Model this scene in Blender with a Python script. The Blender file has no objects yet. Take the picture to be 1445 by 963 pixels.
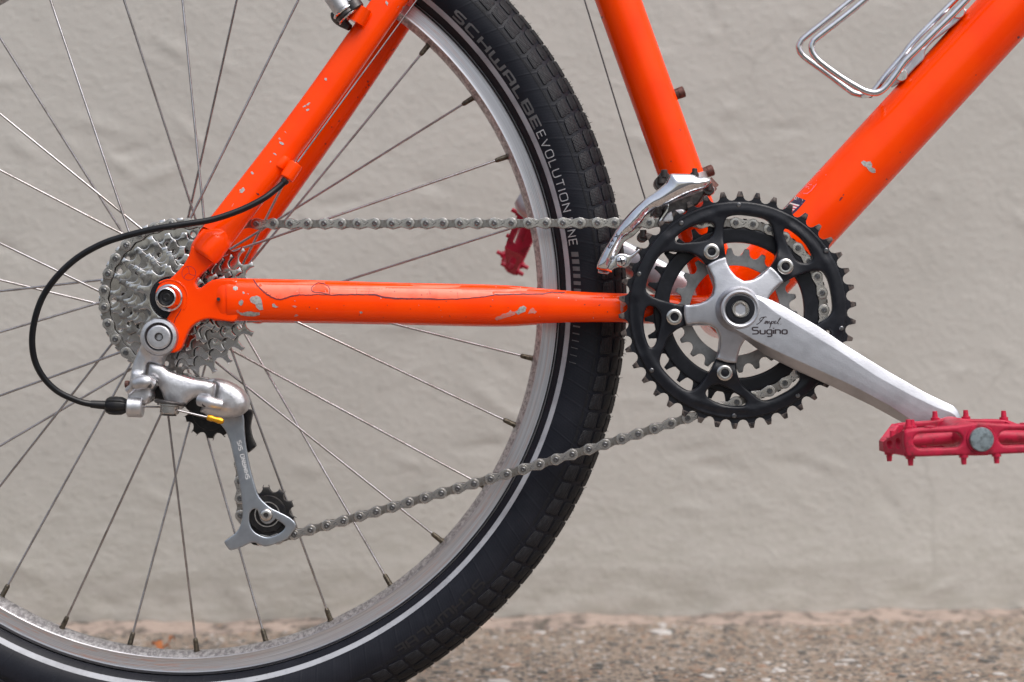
import bpy, bmesh, math, random
import numpy as np
from mathutils import Vector, Matrix, noise
from mathutils.bvhtree import BVHTree
from mathutils.geometry import delaunay_2d_cdt
random.seed(7)
PI = math.pi
sc = bpy.context.scene
COL = sc.collection
# ---------------------------------------------------------------- camera, sky, sun, exposure
F, D, CX, CY = 2565.0, 1400.0, 722.5, 481.5      # focal length in photo pixels, distance (mm) to the bicycle's mid plane
GZ = -306.5                                       # ground level (mm) below the lens
cam_d = bpy.data.cameras.new('camera'); cam = bpy.data.objects.new('camera', cam_d); COL.objects.link(cam)
cam.location = (0, -D/1000, -GZ/1000); cam.rotation_euler = (math.radians(90), 0, 0)
cam_d.lens = 36.0*F/1445.0; cam_d.sensor_width = 36.0; cam_d.clip_start = 0.02; cam_d.clip_end = 500
cam_d.dof.use_dof = True; cam_d.dof.focus_distance = (D-62)/1000; cam_d.dof.aperture_fstop = 5.6
sc.camera = cam
EL, AZ = math.radians(58), math.atan2(0.62, -0.78)     # sun high, behind the camera and to the right, veiled by cloud
world = bpy.data.worlds.new('World'); sc.world = world; world.use_nodes = True
wn = world.node_tree; bg = wn.nodes['Background']
sky = wn.nodes.new('ShaderNodeTexSky'); sky.sky_type = 'NISHITA'; sky.sun_disc = False
sky.sun_elevation = EL; sky.sun_rotation = AZ; sky.dust_density = 4.0; sky.air_density = 1.2
hs = wn.nodes.new('ShaderNodeHueSaturation'); hs.inputs['Saturation'].default_value = 0.52
wn.links.new(sky.outputs[0], hs.inputs['Color'])
# overcast: the cloud layer is about three times brighter overhead than at the horizon, all the way round
gm = wn.nodes.new('ShaderNodeTexCoord'); gs_ = wn.nodes.new('ShaderNodeSeparateXYZ'); gr = wn.nodes.new('ShaderNodeMapRange'); gv = wn.nodes.new('ShaderNodeVectorMath'); gv.operation = 'SCALE'
wn.links.new(gm.outputs['Generated'], gs_.inputs[0]); wn.links.new(gs_.outputs[2], gr.inputs[0]); gr.inputs[3].default_value = .42; gr.inputs[4].default_value = 1.12
wn.links.new(hs.outputs[0], gv.inputs[0]); wn.links.new(gr.outputs[0], gv.inputs['Scale']); wn.links.new(gv.outputs[0], bg.inputs[0])
bg.inputs[1].default_value = 0.15
sd = bpy.data.lights.new('sun', 'SUN'); sd.energy = 1.1; sd.angle = math.radians(55); sd.color = (1.0, 0.975, 0.95)
sun = bpy.data.objects.new('sun', sd); COL.objects.link(sun); sun.location = (2, -3, 5)
sv = Vector((math.sin(AZ)*math.cos(EL), math.cos(AZ)*math.cos(EL), math.sin(EL)))
sun.rotation_euler = sv.to_track_quat('Z', 'Y').to_euler()
sc.view_settings.view_transform = 'Standard'; sc.view_settings.look = 'None'
sc.view_settings.exposure = 0.58; sc.view_settings.gamma = 1.0; sc.view_settings.use_curve_mapping = False
try: sc.cycles.use_denoising = True
except Exception: pass

# ---------------------------------------------------------------- materials
class NT:
    def __init__(s, m): s.t = m.node_tree; s.n = s.t.nodes; s.l = s.t.links
    def new(s, typ, **kw):
        nd = s.n.new(typ)
        for k, v in kw.items(): setattr(nd, k, v)
        return nd
    def put(s, nd, i, v):
        if hasattr(v, 'links') or isinstance(v, bpy.types.NodeSocket): s.l.new(v, nd.inputs[i])
        else: nd.inputs[i].default_value = v
    def noise(s, vec, scale, detail=4, rough=.55):
        nd = s.new('ShaderNodeTexNoise'); s.l.new(vec, nd.inputs['Vector'])
        nd.inputs['Scale'].default_value = scale; nd.inputs['Detail'].default_value = detail; nd.inputs['Roughness'].default_value = rough
        return nd.outputs['Fac']
    def ramp(s, fac, a, b, ca=(0,0,0,1), cb=(1,1,1,1)):
        nd = s.new('ShaderNodeValToRGB'); s.l.new(fac, nd.inputs[0]); e = nd.color_ramp.elements
        e[0].position = a; e[1].position = b; e[0].color = ca; e[1].color = cb
        return nd.outputs[0]
    def mix(s, fac, a, b):
        nd = s.new('ShaderNodeMix', data_type='RGBA'); s.put(nd, 0, fac)
        s.put(nd, 6, a if not isinstance(a, tuple) else a+(1,)*(4-len(a))); s.put(nd, 7, b if not isinstance(b, tuple) else b+(1,)*(4-len(b)))
        return nd.outputs[2]
    def math(s, op, a, b=0.0):
        nd = s.new('ShaderNodeMath', operation=op); s.put(nd, 0, a); s.put(nd, 1, b); return nd.outputs[0]
    def map(s, vec, scale=(1,1,1), rot=(0,0,0)):
        nd = s.new('ShaderNodeMapping'); s.l.new(vec, nd.inputs[0]); nd.inputs['Scale'].default_value = scale; nd.inputs['Rotation'].default_value = rot
        return nd.outputs[0]
def mat(name, c, rough=.5, metal=0.0, coat=0.0, c2=None, nscale=60, nlo=.45, nhi=.65, bump=0.0, bscale=400, bdist=.0004,
        rvar=0.0, dirt=None, dlo=.6, dhi=.75, dscale=90, spec=.5, coat_rough=.05):
    m = bpy.data.materials.new(name); m.use_nodes = True; n = NT(m); b = n.n['Principled BSDF']
    tc = n.new('ShaderNodeTexCoord').outputs['Object']
    col = tuple(c)+(1,)
    b.inputs['Base Color'].default_value = col; b.inputs['Roughness'].default_value = rough; b.inputs['Metallic'].default_value = metal
    b.inputs['Coat Weight'].default_value = coat; b.inputs['Coat Roughness'].default_value = coat_rough
    b.inputs['Specular IOR Level'].default_value = spec
    out = None
    if c2: out = n.mix(n.ramp(n.noise(tc, nscale), nlo, nhi), tuple(c), tuple(c2))
    if dirt: out = n.mix(n.ramp(n.noise(tc, dscale, 8, .7), dlo, dhi), out if out else tuple(c), tuple(dirt))
    if out: n.l.new(out, b.inputs['Base Color'])
    if rvar:
        r = n.math('ADD', n.math('MULTIPLY', n.noise(tc, nscale*2.3, 6, .7), rvar*2), rough-rvar)
        n.l.new(r, b.inputs['Roughness'])
    if bump:
        bp = n.new('ShaderNodeBump'); bp.inputs['Strength'].default_value = bump; bp.inputs['Distance'].default_value = bdist
        n.l.new(n.noise(tc, bscale, 5), bp.inputs['Height']); n.l.new(bp.outputs[0], b.inputs['Normal'])
    return m
M = {}
M['paint'] = mat('fluorescent_orange_paint', (1.0,.062,.0), .14, 0, .0, c2=(.97,.050,.0), nscale=25, dirt=(.30,.02,.01), dlo=.68, dhi=.78, dscale=240, rvar=.04, bump=.03, bscale=200, bdist=.0001, coat_rough=.1, spec=.24)
M['paint_dark'] = mat('scuffed_orange_paint', (.62,.02,.012), .4, c2=(.3,.01,.02), nscale=500)
M['rubber'] = mat('tyre_rubber', (.007,.007,.010), .5, spec=.25, c2=(.010,.011,.015), nscale=70, bump=.25, bscale=900, bdist=.0004, rvar=.06)
M['tread'] = mat('tread_rubber', (.006,.0065,.009), .55, spec=.25, c2=(.010,.011,.014), nscale=300, bump=.5, bscale=1100, bdist=.0006)
M['reflect'] = mat('grey_reflective_band', (.36,.375,.41), .42, c2=(.28,.29,.32), nscale=60, dirt=(.10,.10,.10), dlo=.60, dhi=.80, dscale=220, bump=.3, bscale=2500, bdist=.0002)
M['print_grey'] = mat('grey_tyre_print', (.11,.11,.115), .5, c2=(.075,.075,.08), nscale=200)
M['print_white'] = mat('white_tyre_print', (.42,.43,.45), .5, c2=(.32,.32,.34), nscale=300)
M['emboss'] = mat('embossed_rubber', (.007,.007,.009), .40)
M['steel'] = mat('spoke_steel', (.46,.44,.45), .26, 1, c2=(.34,.31,.30), nscale=90)
M['brass'] = mat('tarnished_nipple', (.15,.13,.10), .45, 1, c2=(.07,.06,.05), nscale=500)
M['chain'] = mat('nickel_chain_plate', (.68,.65,.62), .22, 1, c2=(.56,.53,.50), nscale=350, dirt=(.15,.12,.10), dlo=.58, dhi=.85, dscale=500, rvar=.08, bump=.3, bscale=700, bdist=.0002)
M['chain_in'] = mat('inner_chain_plate', (.36,.34,.32), .32, 1, c2=(.28,.25,.22), nscale=350, dirt=(.10,.07,.05), dlo=.55, dhi=.75, dscale=500, rvar=.08)
M['pin'] = mat('dark_chain_pin', (.20,.20,.21), .3, 1, c2=(.12,.12,.12), nscale=900)
M['sprocket'] = mat('nickel_sprocket', (.72,.70,.69), .13, 1, c2=(.62,.60,.59), nscale=60, dirt=(.12,.085,.06), dlo=.60, dhi=.95, dscale=120, rvar=.04, bump=.06, bscale=300, bdist=.0001)
M['sprocket_dark'] = mat('dark_nickel_sprocket', (.42,.40,.385), .24, 1, c2=(.30,.28,.265), nscale=90, dirt=(.09,.065,.045), dlo=.55, dhi=.85, dscale=140, rvar=.06)  # darker copy of the sprocket metal; shading contrast put into the colour
M['black'] = mat('black_anodised', (.009,.010,.014), .30, 0, .0, spec=.30, c2=(.014,.015,.020), nscale=140, dirt=(.07,.06,.055), dlo=.66, dhi=.82, dscale=500, rvar=.07, bump=.15, bscale=500, bdist=.0002)
M['plastic'] = mat('black_plastic', (.008,.008,.010), .36, spec=.35, c2=(.018,.017,.016), nscale=260, bump=.2, bscale=600)
M['housing'] = mat('black_cable_housing', (.005,.005,.007), .28, spec=.35, c2=(.008,.009,.011), nscale=80)
M['granny'] = mat('grey_steel_ring', (.32,.32,.32), .42, .85, c2=(.25,.25,.25), nscale=160, bump=.15, bscale=800, bdist=.0002)
M['alu'] = mat('polished_aluminium', (.54,.545,.58), .40, 1, c2=(.46,.465,.495), nscale=70, dirt=(.36,.32,.31), dlo=.62, dhi=.85, dscale=420, rvar=.08, bump=.25, bscale=900, bdist=.0003)
M['alu_cast'] = mat('cast_grey_aluminium', (.66,.66,.68), .43, 1, c2=(.50,.50,.52), nscale=110, dirt=(.22,.19,.17), dlo=.62, dhi=.85, dscale=330, rvar=.1, bump=.35, bscale=500, bdist=.0004)
M['cage'] = mat('blue_grey_cage_metal', (.46,.50,.55), .34, 1, c2=(.40,.43,.48), nscale=90, dirt=(.12,.09,.07), dlo=.68, dhi=.85, dscale=300, rvar=.06, bump=.15, bscale=600, bdist=.0002)
M['chrome'] = mat('chromed_steel', (.72,.73,.76), .10, 1, c2=(.66,.65,.66), nscale=160, dirt=(.30,.24,.18), dlo=.66, dhi=.82, dscale=350, rvar=.05, bump=.12, bscale=260, bdist=.0003)
M['bolt'] = mat('zinc_bolt', (.62,.60,.58), .26, 1, c2=(.50,.47,.44), nscale=200, rvar=.05)
M['worn'] = mat('worn_brown_steel', (.19,.155,.14), .38, .8, c2=(.045,.042,.045), nscale=260, nlo=.42, nhi=.6)
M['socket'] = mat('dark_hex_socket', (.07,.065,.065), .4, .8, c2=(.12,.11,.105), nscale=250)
M['rust'] = mat('rusty_dark_bolt', (.13,.055,.045), .55, .5, c2=(.05,.035,.03), nscale=600, bump=.4, bscale=900)
M['red'] = mat('red_nylon', (.45,.010,.046), .5, spec=.35, c2=(.36,.009,.034), nscale=70, dirt=(.14,.015,.022), dlo=.52, dhi=.70, dscale=150, rvar=.08, bump=.35, bscale=500, bdist=.0004)
M['red_pin'] = mat('red_anodised_pin', (.52,.010,.05), .38, c2=(.40,.01,.04), nscale=400)
M['cap'] = mat('scratched_grey_cap', (.30,.36,.39), .42, .7, c2=(.16,.19,.20), nscale=330, bump=.5, bscale=700, bdist=.0004)
M['yellow'] = mat('gold_cable_crimp', (.85,.42,.03), .25, .8, c2=(.75,.33,.02), nscale=500)
M['chip'] = mat('bare_metal_chip', (.46,.45,.43), .5, .3, c2=(.30,.27,.25), nscale=600, bump=.5, bscale=900)
M['primer'] = mat('pink_primer_scrape', (.72,.17,.12), .55, c2=(.5,.3,.27), nscale=600)
M['film'] = mat('clear_film_edge_dirt', (.10,.008,.02), .5, c2=(.26,.012,.012), nscale=400)
M['film_tint'] = mat('cloudy_protective_film', (.96,.15,.07), .34, 0, .1, c2=(.93,.085,.028), nscale=60, dirt=(.5,.03,.03), dlo=.68, dhi=.85, dscale=200)
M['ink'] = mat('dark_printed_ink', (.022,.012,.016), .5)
M['etch'] = mat('light_etched_lettering', (.75,.75,.76), .5, .4)
M['white'] = mat('white_sticker', (.72,.70,.70), .5)
M['navy'] = mat('navy_sticker', (.02,.02,.06), .45)
M['pinkink'] = mat('faded_pink_print', (.85,.16,.20), .5)
M['leaf'] = mat('dry_brown_leaf', (.42,.13,.03), .7, c2=(.24,.07,.02), nscale=400)

def rim_mat():
    m = bpy.data.materials.new('machined_rim'); m.use_nodes = True; n = NT(m); b = n.n['Principled BSDF']
    tc = n.new('ShaderNodeTexCoord').outputs['Object']; sx = n.new('ShaderNodeSeparateXYZ'); n.l.new(tc, sx.inputs[0])
    X, Y, Z = sx.outputs
    r = n.math('SQRT', n.math('ADD', n.math('MULTIPLY', X, X), n.math('MULTIPLY', Z, Z)))
    ang = n.math('ARCTAN2', Z, X)
    cv = n.new('ShaderNodeCombineXYZ'); n.put(cv, 0, n.math('MULTIPLY', r, 1000.0)); n.put(cv, 1, n.math('MULTIPLY', ang, 2.0)); 
    fine = n.noise(cv.outputs[0], 1.0, 3, .7)
    cv2 = n.new('ShaderNodeCombineXYZ'); n.put(cv2, 0, n.math('MULTIPLY', r, 700.0)); n.put(cv2, 1, n.math('MULTIPLY', ang, 9.0)); n.put(cv2, 2, n.math('MULTIPLY', Y, 100.0))
    st = n.noise(cv2.outputs[0], 1.0, 6, .75)
    base = n.mix(n.ramp(fine, .35, .65), (.66,.66,.69), (.50,.50,.53))
    # brake-dust rust caught in the grooves of the brake track
    low = n.ramp(n.noise(tc, 2.6, 1), .45, .60)
    rust = n.math('MULTIPLY', n.ramp(st, .50, .66), low)
    track = n.math('MULTIPLY', n.math('GREATER_THAN', r, .2752), n.math('LESS_THAN', r, .2835))
    base = n.mix(n.math('MULTIPLY', n.math('MULTIPLY', rust, track), .75), base, (.62,.25,.13))
    # speckled, weathered inner face
    inner = n.math('LESS_THAN', r, .2734)
    sp = n.ramp(n.noise(n.map(tc, (1,.5,1)), 330, 5, .75), .42, .58)
    base = n.mix(inner, base, n.mix(sp, (.30,.29,.30), (.58,.57,.58)))
    n.l.new(base, b.inputs['Base Color'])
    b.inputs['Metallic'].default_value = .92
    n.put(b, b.inputs.find('Roughness'), n.math('ADD', n.math('MULTIPLY', inner, .22), n.math('ADD', .30, n.math('MULTIPLY', rust, .2))))
    groove = n.math('SINE', n.math('MULTIPLY', r, 1000*2*PI/1.15))
    bp = n.new('ShaderNodeBump'); bp.inputs['Strength'].default_value = .5; bp.inputs['Distance'].default_value = .00012
    n.l.new(n.math('ADD', n.math('MULTIPLY', groove, n.math('MULTIPLY', track, .5)), fine), bp.inputs['Height']); n.l.new(bp.outputs[0], b.inputs['Normal'])
    return m
M['rim'] = rim_mat()
def shoulder_mat():
    m = mat('knurled_tread_rubber', (.008,.0085,.012), .5, spec=.32, c2=(.013,.014,.018), nscale=300); n = NT(m); b = n.n['Principled BSDF']
    tc = n.new('ShaderNodeTexCoord').outputs['Object']
    v = n.new('ShaderNodeTexVoronoi'); v.inputs['Scale'].default_value = 900; v.inputs['Randomness'].default_value = .15; n.l.new(tc, v.inputs['Vector'])
    bp = n.new('ShaderNodeBump'); bp.inputs['Strength'].default_value = .9; bp.inputs['Distance'].default_value = .0006; bp.invert = True
    n.l.new(v.outputs['Distance'], bp.inputs['Height']); n.l.new(bp.outputs[0], b.inputs['Normal'])
    return m
M['shoulder'] = shoulder_mat()
def side_mat():
    m = mat('tyre_sidewall_rubber', (.006,.007,.012), .46, spec=.24, c2=(.010,.011,.017), nscale=40); n = NT(m); b = n.n['Principled BSDF']
    tc = n.new('ShaderNodeTexCoord').outputs['Object']; sx = n.new('ShaderNodeSeparateXYZ'); n.l.new(tc, sx.inputs[0])
    ang = n.math('ARCTAN2', sx.outputs[2], sx.outputs[0])
    r = n.math('SQRT', n.math('ADD', n.math('MULTIPLY', sx.outputs[0], sx.outputs[0]), n.math('MULTIPLY', sx.outputs[2], sx.outputs[2])))
    a2 = n.math('ADD', ang, n.math('MULTIPLY', r, 1.2))
    w = n.math('POWER', n.math('ABSOLUTE', n.math('SINE', n.math('MULTIPLY', a2, 71.0))), 60.0)
    w2 = n.math('MULTIPLY', n.math('SINE', n.math('MULTIPLY', a2, 900.0)), .10)
    h = n.math('ADD', n.math('ADD', w, w2), n.math('MULTIPLY', n.noise(tc, 700, 4), .6))
    bp = n.new('ShaderNodeBump'); bp.inputs['Strength'].default_value = .30; bp.inputs['Distance'].default_value = .0003
    n.l.new(h, bp.inputs['Height']); n.l.new(bp.outputs[0], b.inputs['Normal'])
    return m
M['sidewall'] = side_mat()
def wall_mat():
    m = bpy.data.materials.new('grey_painted_render'); m.use_nodes = True; n = NT(m); b = n.n['Principled BSDF']
    tc = n.new('ShaderNodeTexCoord').outputs['Object']; sx = n.new('ShaderNodeSeparateXYZ'); n.l.new(tc, sx.inputs[0])
    c = n.mix(n.ramp(n.noise(tc, 3.5, 5, .6), .35, .65), (.392,.378,.352), (.44,.425,.398))
    c = n.mix(n.ramp(n.noise(tc, 60, 5, .7), .60, .78), c, (.325,.31,.288))
    # damp, paler and slightly greenish foot of the wall
    foot = n.ramp(n.math('ADD', sx.outputs[2], n.math('MULTIPLY', n.noise(tc, 9, 4), .12)), .07, .26, (1,1,1,1), (0,0,0,1))
    c = n.mix(foot, c, n.mix(n.ramp(n.noise(n.map(tc, (1,1,3)), 24, 6, .7), .40, .62), (.50,.485,.45), (.41,.395,.355)))
    # hairline cracks in a few places, and splash marks low down
    vc = n.new('ShaderNodeTexVoronoi'); vc.feature = 'DISTANCE_TO_EDGE'; vc.inputs['Scale'].default_value = 3.1
    wv = n.new('ShaderNodeVectorMath'); wv.operation = 'ADD'; nn_ = n.new('ShaderNodeTexNoise'); nn_.inputs['Scale'].default_value = 14; nn_.inputs['Detail'].default_value = 5; n.l.new(tc, nn_.inputs['Vector'])
    sv_ = n.new('ShaderNodeVectorMath'); sv_.operation = 'SCALE'; sv_.inputs['Scale'].default_value = .07; n.l.new(nn_.outputs['Color'], sv_.inputs[0]); n.l.new(tc, wv.inputs[0]); n.l.new(sv_.outputs[0], wv.inputs[1]); n.l.new(wv.outputs[0], vc.inputs['Vector'])
    crack = n.math('MULTIPLY', n.ramp(vc.outputs['Distance'], .0, .006, (1,1,1,1), (0,0,0,1)), n.ramp(n.noise(tc, 4.0, 2), .56, .62))
    c = n.mix(n.math('MULTIPLY', crack, .22), c, (.17,.155,.14))
    spl = n.math('MULTIPLY', n.ramp(n.noise(tc, 130, 4, .8), .60, .70), n.ramp(sx.outputs[2], .02, .30, (1,1,1,1), (0,0,0,1)))
    c = n.mix(n.math('MULTIPLY', spl, .45), c, (.21,.18,.15))
    n.l.new(c, b.inputs['Base Color']); b.inputs['Roughness'].default_value = .62
    brush = n.noise(n.map(tc, (1.0, 1, 1.35), (0, .5, 0)), 105, 6, .58)
    fine = n.noise(tc, 420, 5, .7)
    bp = n.new('ShaderNodeBump'); bp.inputs['Strength'].default_value = .40; bp.inputs['Distance'].default_value = .0020
    n.l.new(n.math('ADD', n.math('MULTIPLY', n.ramp(brush, .46, .74), .55), n.math('MULTIPLY', fine, .34)), bp.inputs['Height']); n.l.new(bp.outputs[0], b.inputs['Normal'])
    return m
M['wall'] = wall_mat()
def ground_mat():
    m = bpy.data.materials.new('worn_aggregate_concrete'); m.use_nodes = True; n = NT(m); b = n.n['Principled BSDF']
    tc = n.new('ShaderNodeTexCoord').outputs['Object']
    c = n.mix(n.ramp(n.noise(tc, 14, 6, .7), .38, .62), (.25,.19,.145), (.35,.285,.23))
    v = n.new('ShaderNodeTexVoronoi'); v.inputs['Scale'].default_value = 190; n.l.new(tc, v.inputs['Vector'])
    k = n.new('ShaderNodeSeparateColor'); n.l.new(v.outputs['Color'], k.inputs[0])
    edge = n.ramp(v.outputs['Distance'], .42, .60, (1,1,1,1), (0,0,0,1))
    c = n.mix(n.math('MULTIPLY', n.math('GREATER_THAN', k.outputs[0], .66), edge), c, (.085,.085,.08))
    c = n.mix(n.math('MULTIPLY', n.math('LESS_THAN', k.outputs[0], .12), edge), c, (.50,.46,.43))
    c = n.mix(n.math('MULTIPLY', n.math('GREATER_THAN', k.outputs[1], .96), edge), c, (.33,.19,.12))
    n.l.new(c, b.inputs['Base Color']); b.inputs['Roughness'].default_value = .85
    bp = n.new('ShaderNodeBump'); bp.inputs['Strength'].default_value = .8; bp.inputs['Distance'].default_value = .003
    n.l.new(n.math('ADD', n.noise(tc, 160, 6, .7), edge), bp.inputs['Height']); n.l.new(bp.outputs[0], b.inputs['Normal'])
    return m
M['ground'] = ground_mat()
M['asphalt'] = mat('added_road_asphalt', (.050,.050,.052), .85, c2=(.075,.074,.072), nscale=3, dirt=(.03,.03,.03), dscale=120, bump=.6, bscale=90, bdist=.004)  # for the unseen dark surface added on the camera side
M['mortar'] = mat('pinkish_mortar', (.36,.285,.24), .85, c2=(.27,.215,.185), nscale=45, dirt=(.10,.085,.07), dlo=.50, dhi=.62, dscale=45, bump=.9, bscale=160, bdist=.003)
M['stone_dark'] = mat('dark_aggregate', (.075,.075,.07), .6, c2=(.13,.12,.11), nscale=200)
M['stone_pale'] = mat('pale_aggregate', (.52,.50,.48), .55, c2=(.42,.39,.37), nscale=200)
M['stone_warm'] = mat('ochre_aggregate', (.30,.19,.13), .65, c2=(.28,.2,.15), nscale=200)

# ---------------------------------------------------------------- object helpers (all coordinates in mm from the lens axis: x right, y away, z up)
ORG = {}
def A3(p): return np.array(p, float)
def link(o, parent, org):
    COL.objects.link(o)
    po = ORG[parent.name] if parent else np.array((0, 0, GZ))
    org = A3(org); o.location = tuple((org-po)/1000.0)
    if parent: o.parent = parent
    ORG[o.name] = org
    return o
def empty(name, org, parent=None):
    o = bpy.data.objects.new(name, None); o.empty_display_size = .02
    return link(o, parent, org)
def meshdata(name, V, Fc, mats, mi=None, sharp=35, org=(0,0,0)):
    me = bpy.data.meshes.new(name); V = (np.array(V, float)-A3(org))/1000.0
    me.from_pydata(V.tolist(), [], [tuple(int(i) for i in f) for f in Fc])
    for m in (mats if isinstance(mats, (list, tuple)) else [mats]): me.materials.append(M[m] if isinstance(m, str) else m)
    if mi is not None: me.polygons.foreach_set('material_index', list(mi))
    me.polygons.foreach_set('use_smooth', [True]*len(me.polygons))
    me.update()
    if sharp is not None and sharp < 180: me.set_sharp_from_angle(angle=math.radians(sharp))
    return me
def fixn(me):
    bm = bmesh.new(); bm.from_mesh(me); bmesh.ops.recalc_face_normals(bm, faces=bm.faces); bm.to_mesh(me); bm.free(); me.update()
def wnorm(o):
    m = o.modifiers.new('normals', 'WEIGHTED_NORMAL'); m.keep_sharp = True; m.weight = 50
def put(name, geo, mats, parent, org=None, sharp=35, mi=None, rot=None):
    V, Fc = geo[0], geo[1]
    if mi is None and len(geo) > 2: mi = geo[2]
    o0 = ORG[parent.name] if (org is None and parent) else A3(org if org is not None else (0,0,GZ))
    me = meshdata(name, V, Fc, mats, mi, None, o0); fixn(me)
    if sharp is not None: me.set_sharp_from_angle(angle=math.radians(sharp))
    o = bpy.data.objects.new(name, me); link(o, parent, o0)
    if sharp is not None and len(me.polygons) < 60000: wnorm(o)
    return o
def join(*gs):
    V, Fc, mi, off = [], [], [], 0
    for g in gs:
        v = np.array(g[0], float).reshape(-1, 3); V.append(v); Fc += [tuple(i+off for i in f) for f in g[1]]; off += len(v)
        k = g[2] if len(g) > 2 else 0
        mi += [k]*len(g[1]) if isinstance(k, int) else list(k)
    return np.vstack(V), Fc, mi
def W(px, py, y):
    s = F/(D+y); return np.array(((px-CX)/s, y, (CY-py)/s))
def S(y): return F/(D+y)
def smooth(pts, n=6, closed=False):
    P = [A3(p) for p in pts]; m = len(P); out = []
    rng = m if closed else m-1
    for i in range(rng):
        p0 = P[(i-1) % m] if closed or i > 0 else 2*P[0]-P[1]
        p1 = P[i]; p2 = P[(i+1) % m]; p3 = P[(i+2) % m] if closed or i+2 < m else 2*P[-1]-P[-2]
        for k in range(n):
            t = k/n
            out.append(.5*((2*p1)+(-p0+p2)*t+(2*p0-5*p1+4*p2-p3)*t*t+(-p0+3*p1-3*p2+p3)*t**3))
    if not closed: out.append(P[-1])
    return np.array(out)
def sweep(path, rad, seg=20, caps=True, up=None, ell=None, power=2.0):
    """tube along path; rad number or list; ell = list of (a,b): a along the frame's 'side', b along the Y direction"""
    P = np.array(path, float); n = len(P)
    T = np.gradient(P, axis=0); T /= np.linalg.norm(T, axis=1)[:, None]
    ref = A3(up) if up is not None else (np.array((0, 1, 0.)) if abs(T[0][1]) < .9 else np.array((1., 0, 0)))
    V = []
    b = ref - T[0]*np.dot(ref, T[0]); b /= np.linalg.norm(b)
    for i in range(n):
        b = b - T[i]*np.dot(b, T[i]); b /= np.linalg.norm(b); a = np.cross(b, T[i])
        if ell is not None: ra, rb = ell[i]
        else: ra = rb = (rad[i] if hasattr(rad, '__len__') else rad)
        for k in range(seg):
            t = 2*PI*k/seg; c, s_ = math.cos(t), math.sin(t)
            if power != 2.0:
                c = math.copysign(abs(c)**(2/power), c); s_ = math.copysign(abs(s_)**(2/power), s_)
            V.append(P[i]+a*ra*c+b*rb*s_)
    Fc = []
    for i in range(n-1):
        for k in range(seg):
            k2 = (k+1) % seg; Fc.append((i*seg+k, i*seg+k2, (i+1)*seg+k2, (i+1)*seg+k))
    if caps:
        Fc.append(tuple(range(seg))[::-1]); Fc.append(tuple((n-1)*seg+k for k in range(seg)))
    return np.array(V), Fc
def cyl(p0, p1, r, seg=20, r1=None, bev=0.0):
    p0, p1 = A3(p0), A3(p1); L = np.linalg.norm(p1-p0); d = (p1-p0)/L; r1 = r if r1 is None else r1
    if bev: return sweep([p0, p0+d*1e-3, p0+d*bev, p1-d*bev, p1-d*1e-3, p1], [r-bev, r-bev, r, r1, r1-bev, r1-bev], seg)
    return sweep([p0, p1], [r, r1], seg)
def lathe(c, prof, seg=48, closed=False):
    """profile of (r, y) turned about the Y axis through c=(x,z)"""
    n = len(prof); V = []
    for k in range(seg):
        t = 2*PI*k/seg; co, si = math.cos(t), math.sin(t)
        for r, y in prof: V.append((c[0]+r*co, y, c[1]+r*si))
    Fc = []
    m = n if closed else n-1
    for k in range(seg):
        for i in range(m):
            j = (i+1) % n; k2 = (k+1) % seg
            Fc.append((k*n+i, k2*n+i, k2*n+j, k*n+j))
    return np.array(V), Fc
def loft(secs, caps=True):
    n = len(secs[0]); V = np.vstack([np.array(s_) for s_ in secs]); Fc = []
    for i in range(len(secs)-1):
        for k in range(n):
            k2 = (k+1) % n; Fc.append((i*n+k, i*n+k2, (i+1)*n+k2, (i+1)*n+k))
    if caps: Fc.append(tuple(range(n))[::-1]); Fc.append(tuple((len(secs)-1)*n+k for k in range(n)))
    return V, Fc
def inside(pts, poly):
    x, y = pts[:, 0], pts[:, 1]; c = np.zeros(len(pts), bool); n = len(poly); j = n-1
    for i in range(n):
        xi, yi = poly[i]; xj, yj = poly[j]
        if yi != yj:
            k = ((yi > y) != (yj > y)) & (x < (xj-xi)*(y-yi)/(yj-yi)+xi); c ^= k
        j = i
    return c
def segdist(pts, loops):
    d = np.full(len(pts), 1e9)
    for L in loops:
        a = np.array(L); b = np.roll(a, -1, 0)
        for i in range(len(a)):
            ab = b[i]-a[i]; q = (ab**2).sum()
            if q < 1e-12: continue
            t = np.clip(((pts-a[i])@ab)/q, 0, 1); d = np.minimum(d, np.hypot(*(pts-(a[i]+t[:, None]*ab)).T))
    return d
def resamp(poly, h):
    out = []
    P = np.array(poly, float); n = len(P)
    for i in range(n):
        a, b = P[i], P[(i+1) % n]; k = max(1, int(np.ceil(np.hypot(*(b-a))/h)))
        for j in range(k): out.append(a+(b-a)*j/k)
    return np.array(out)
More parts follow.
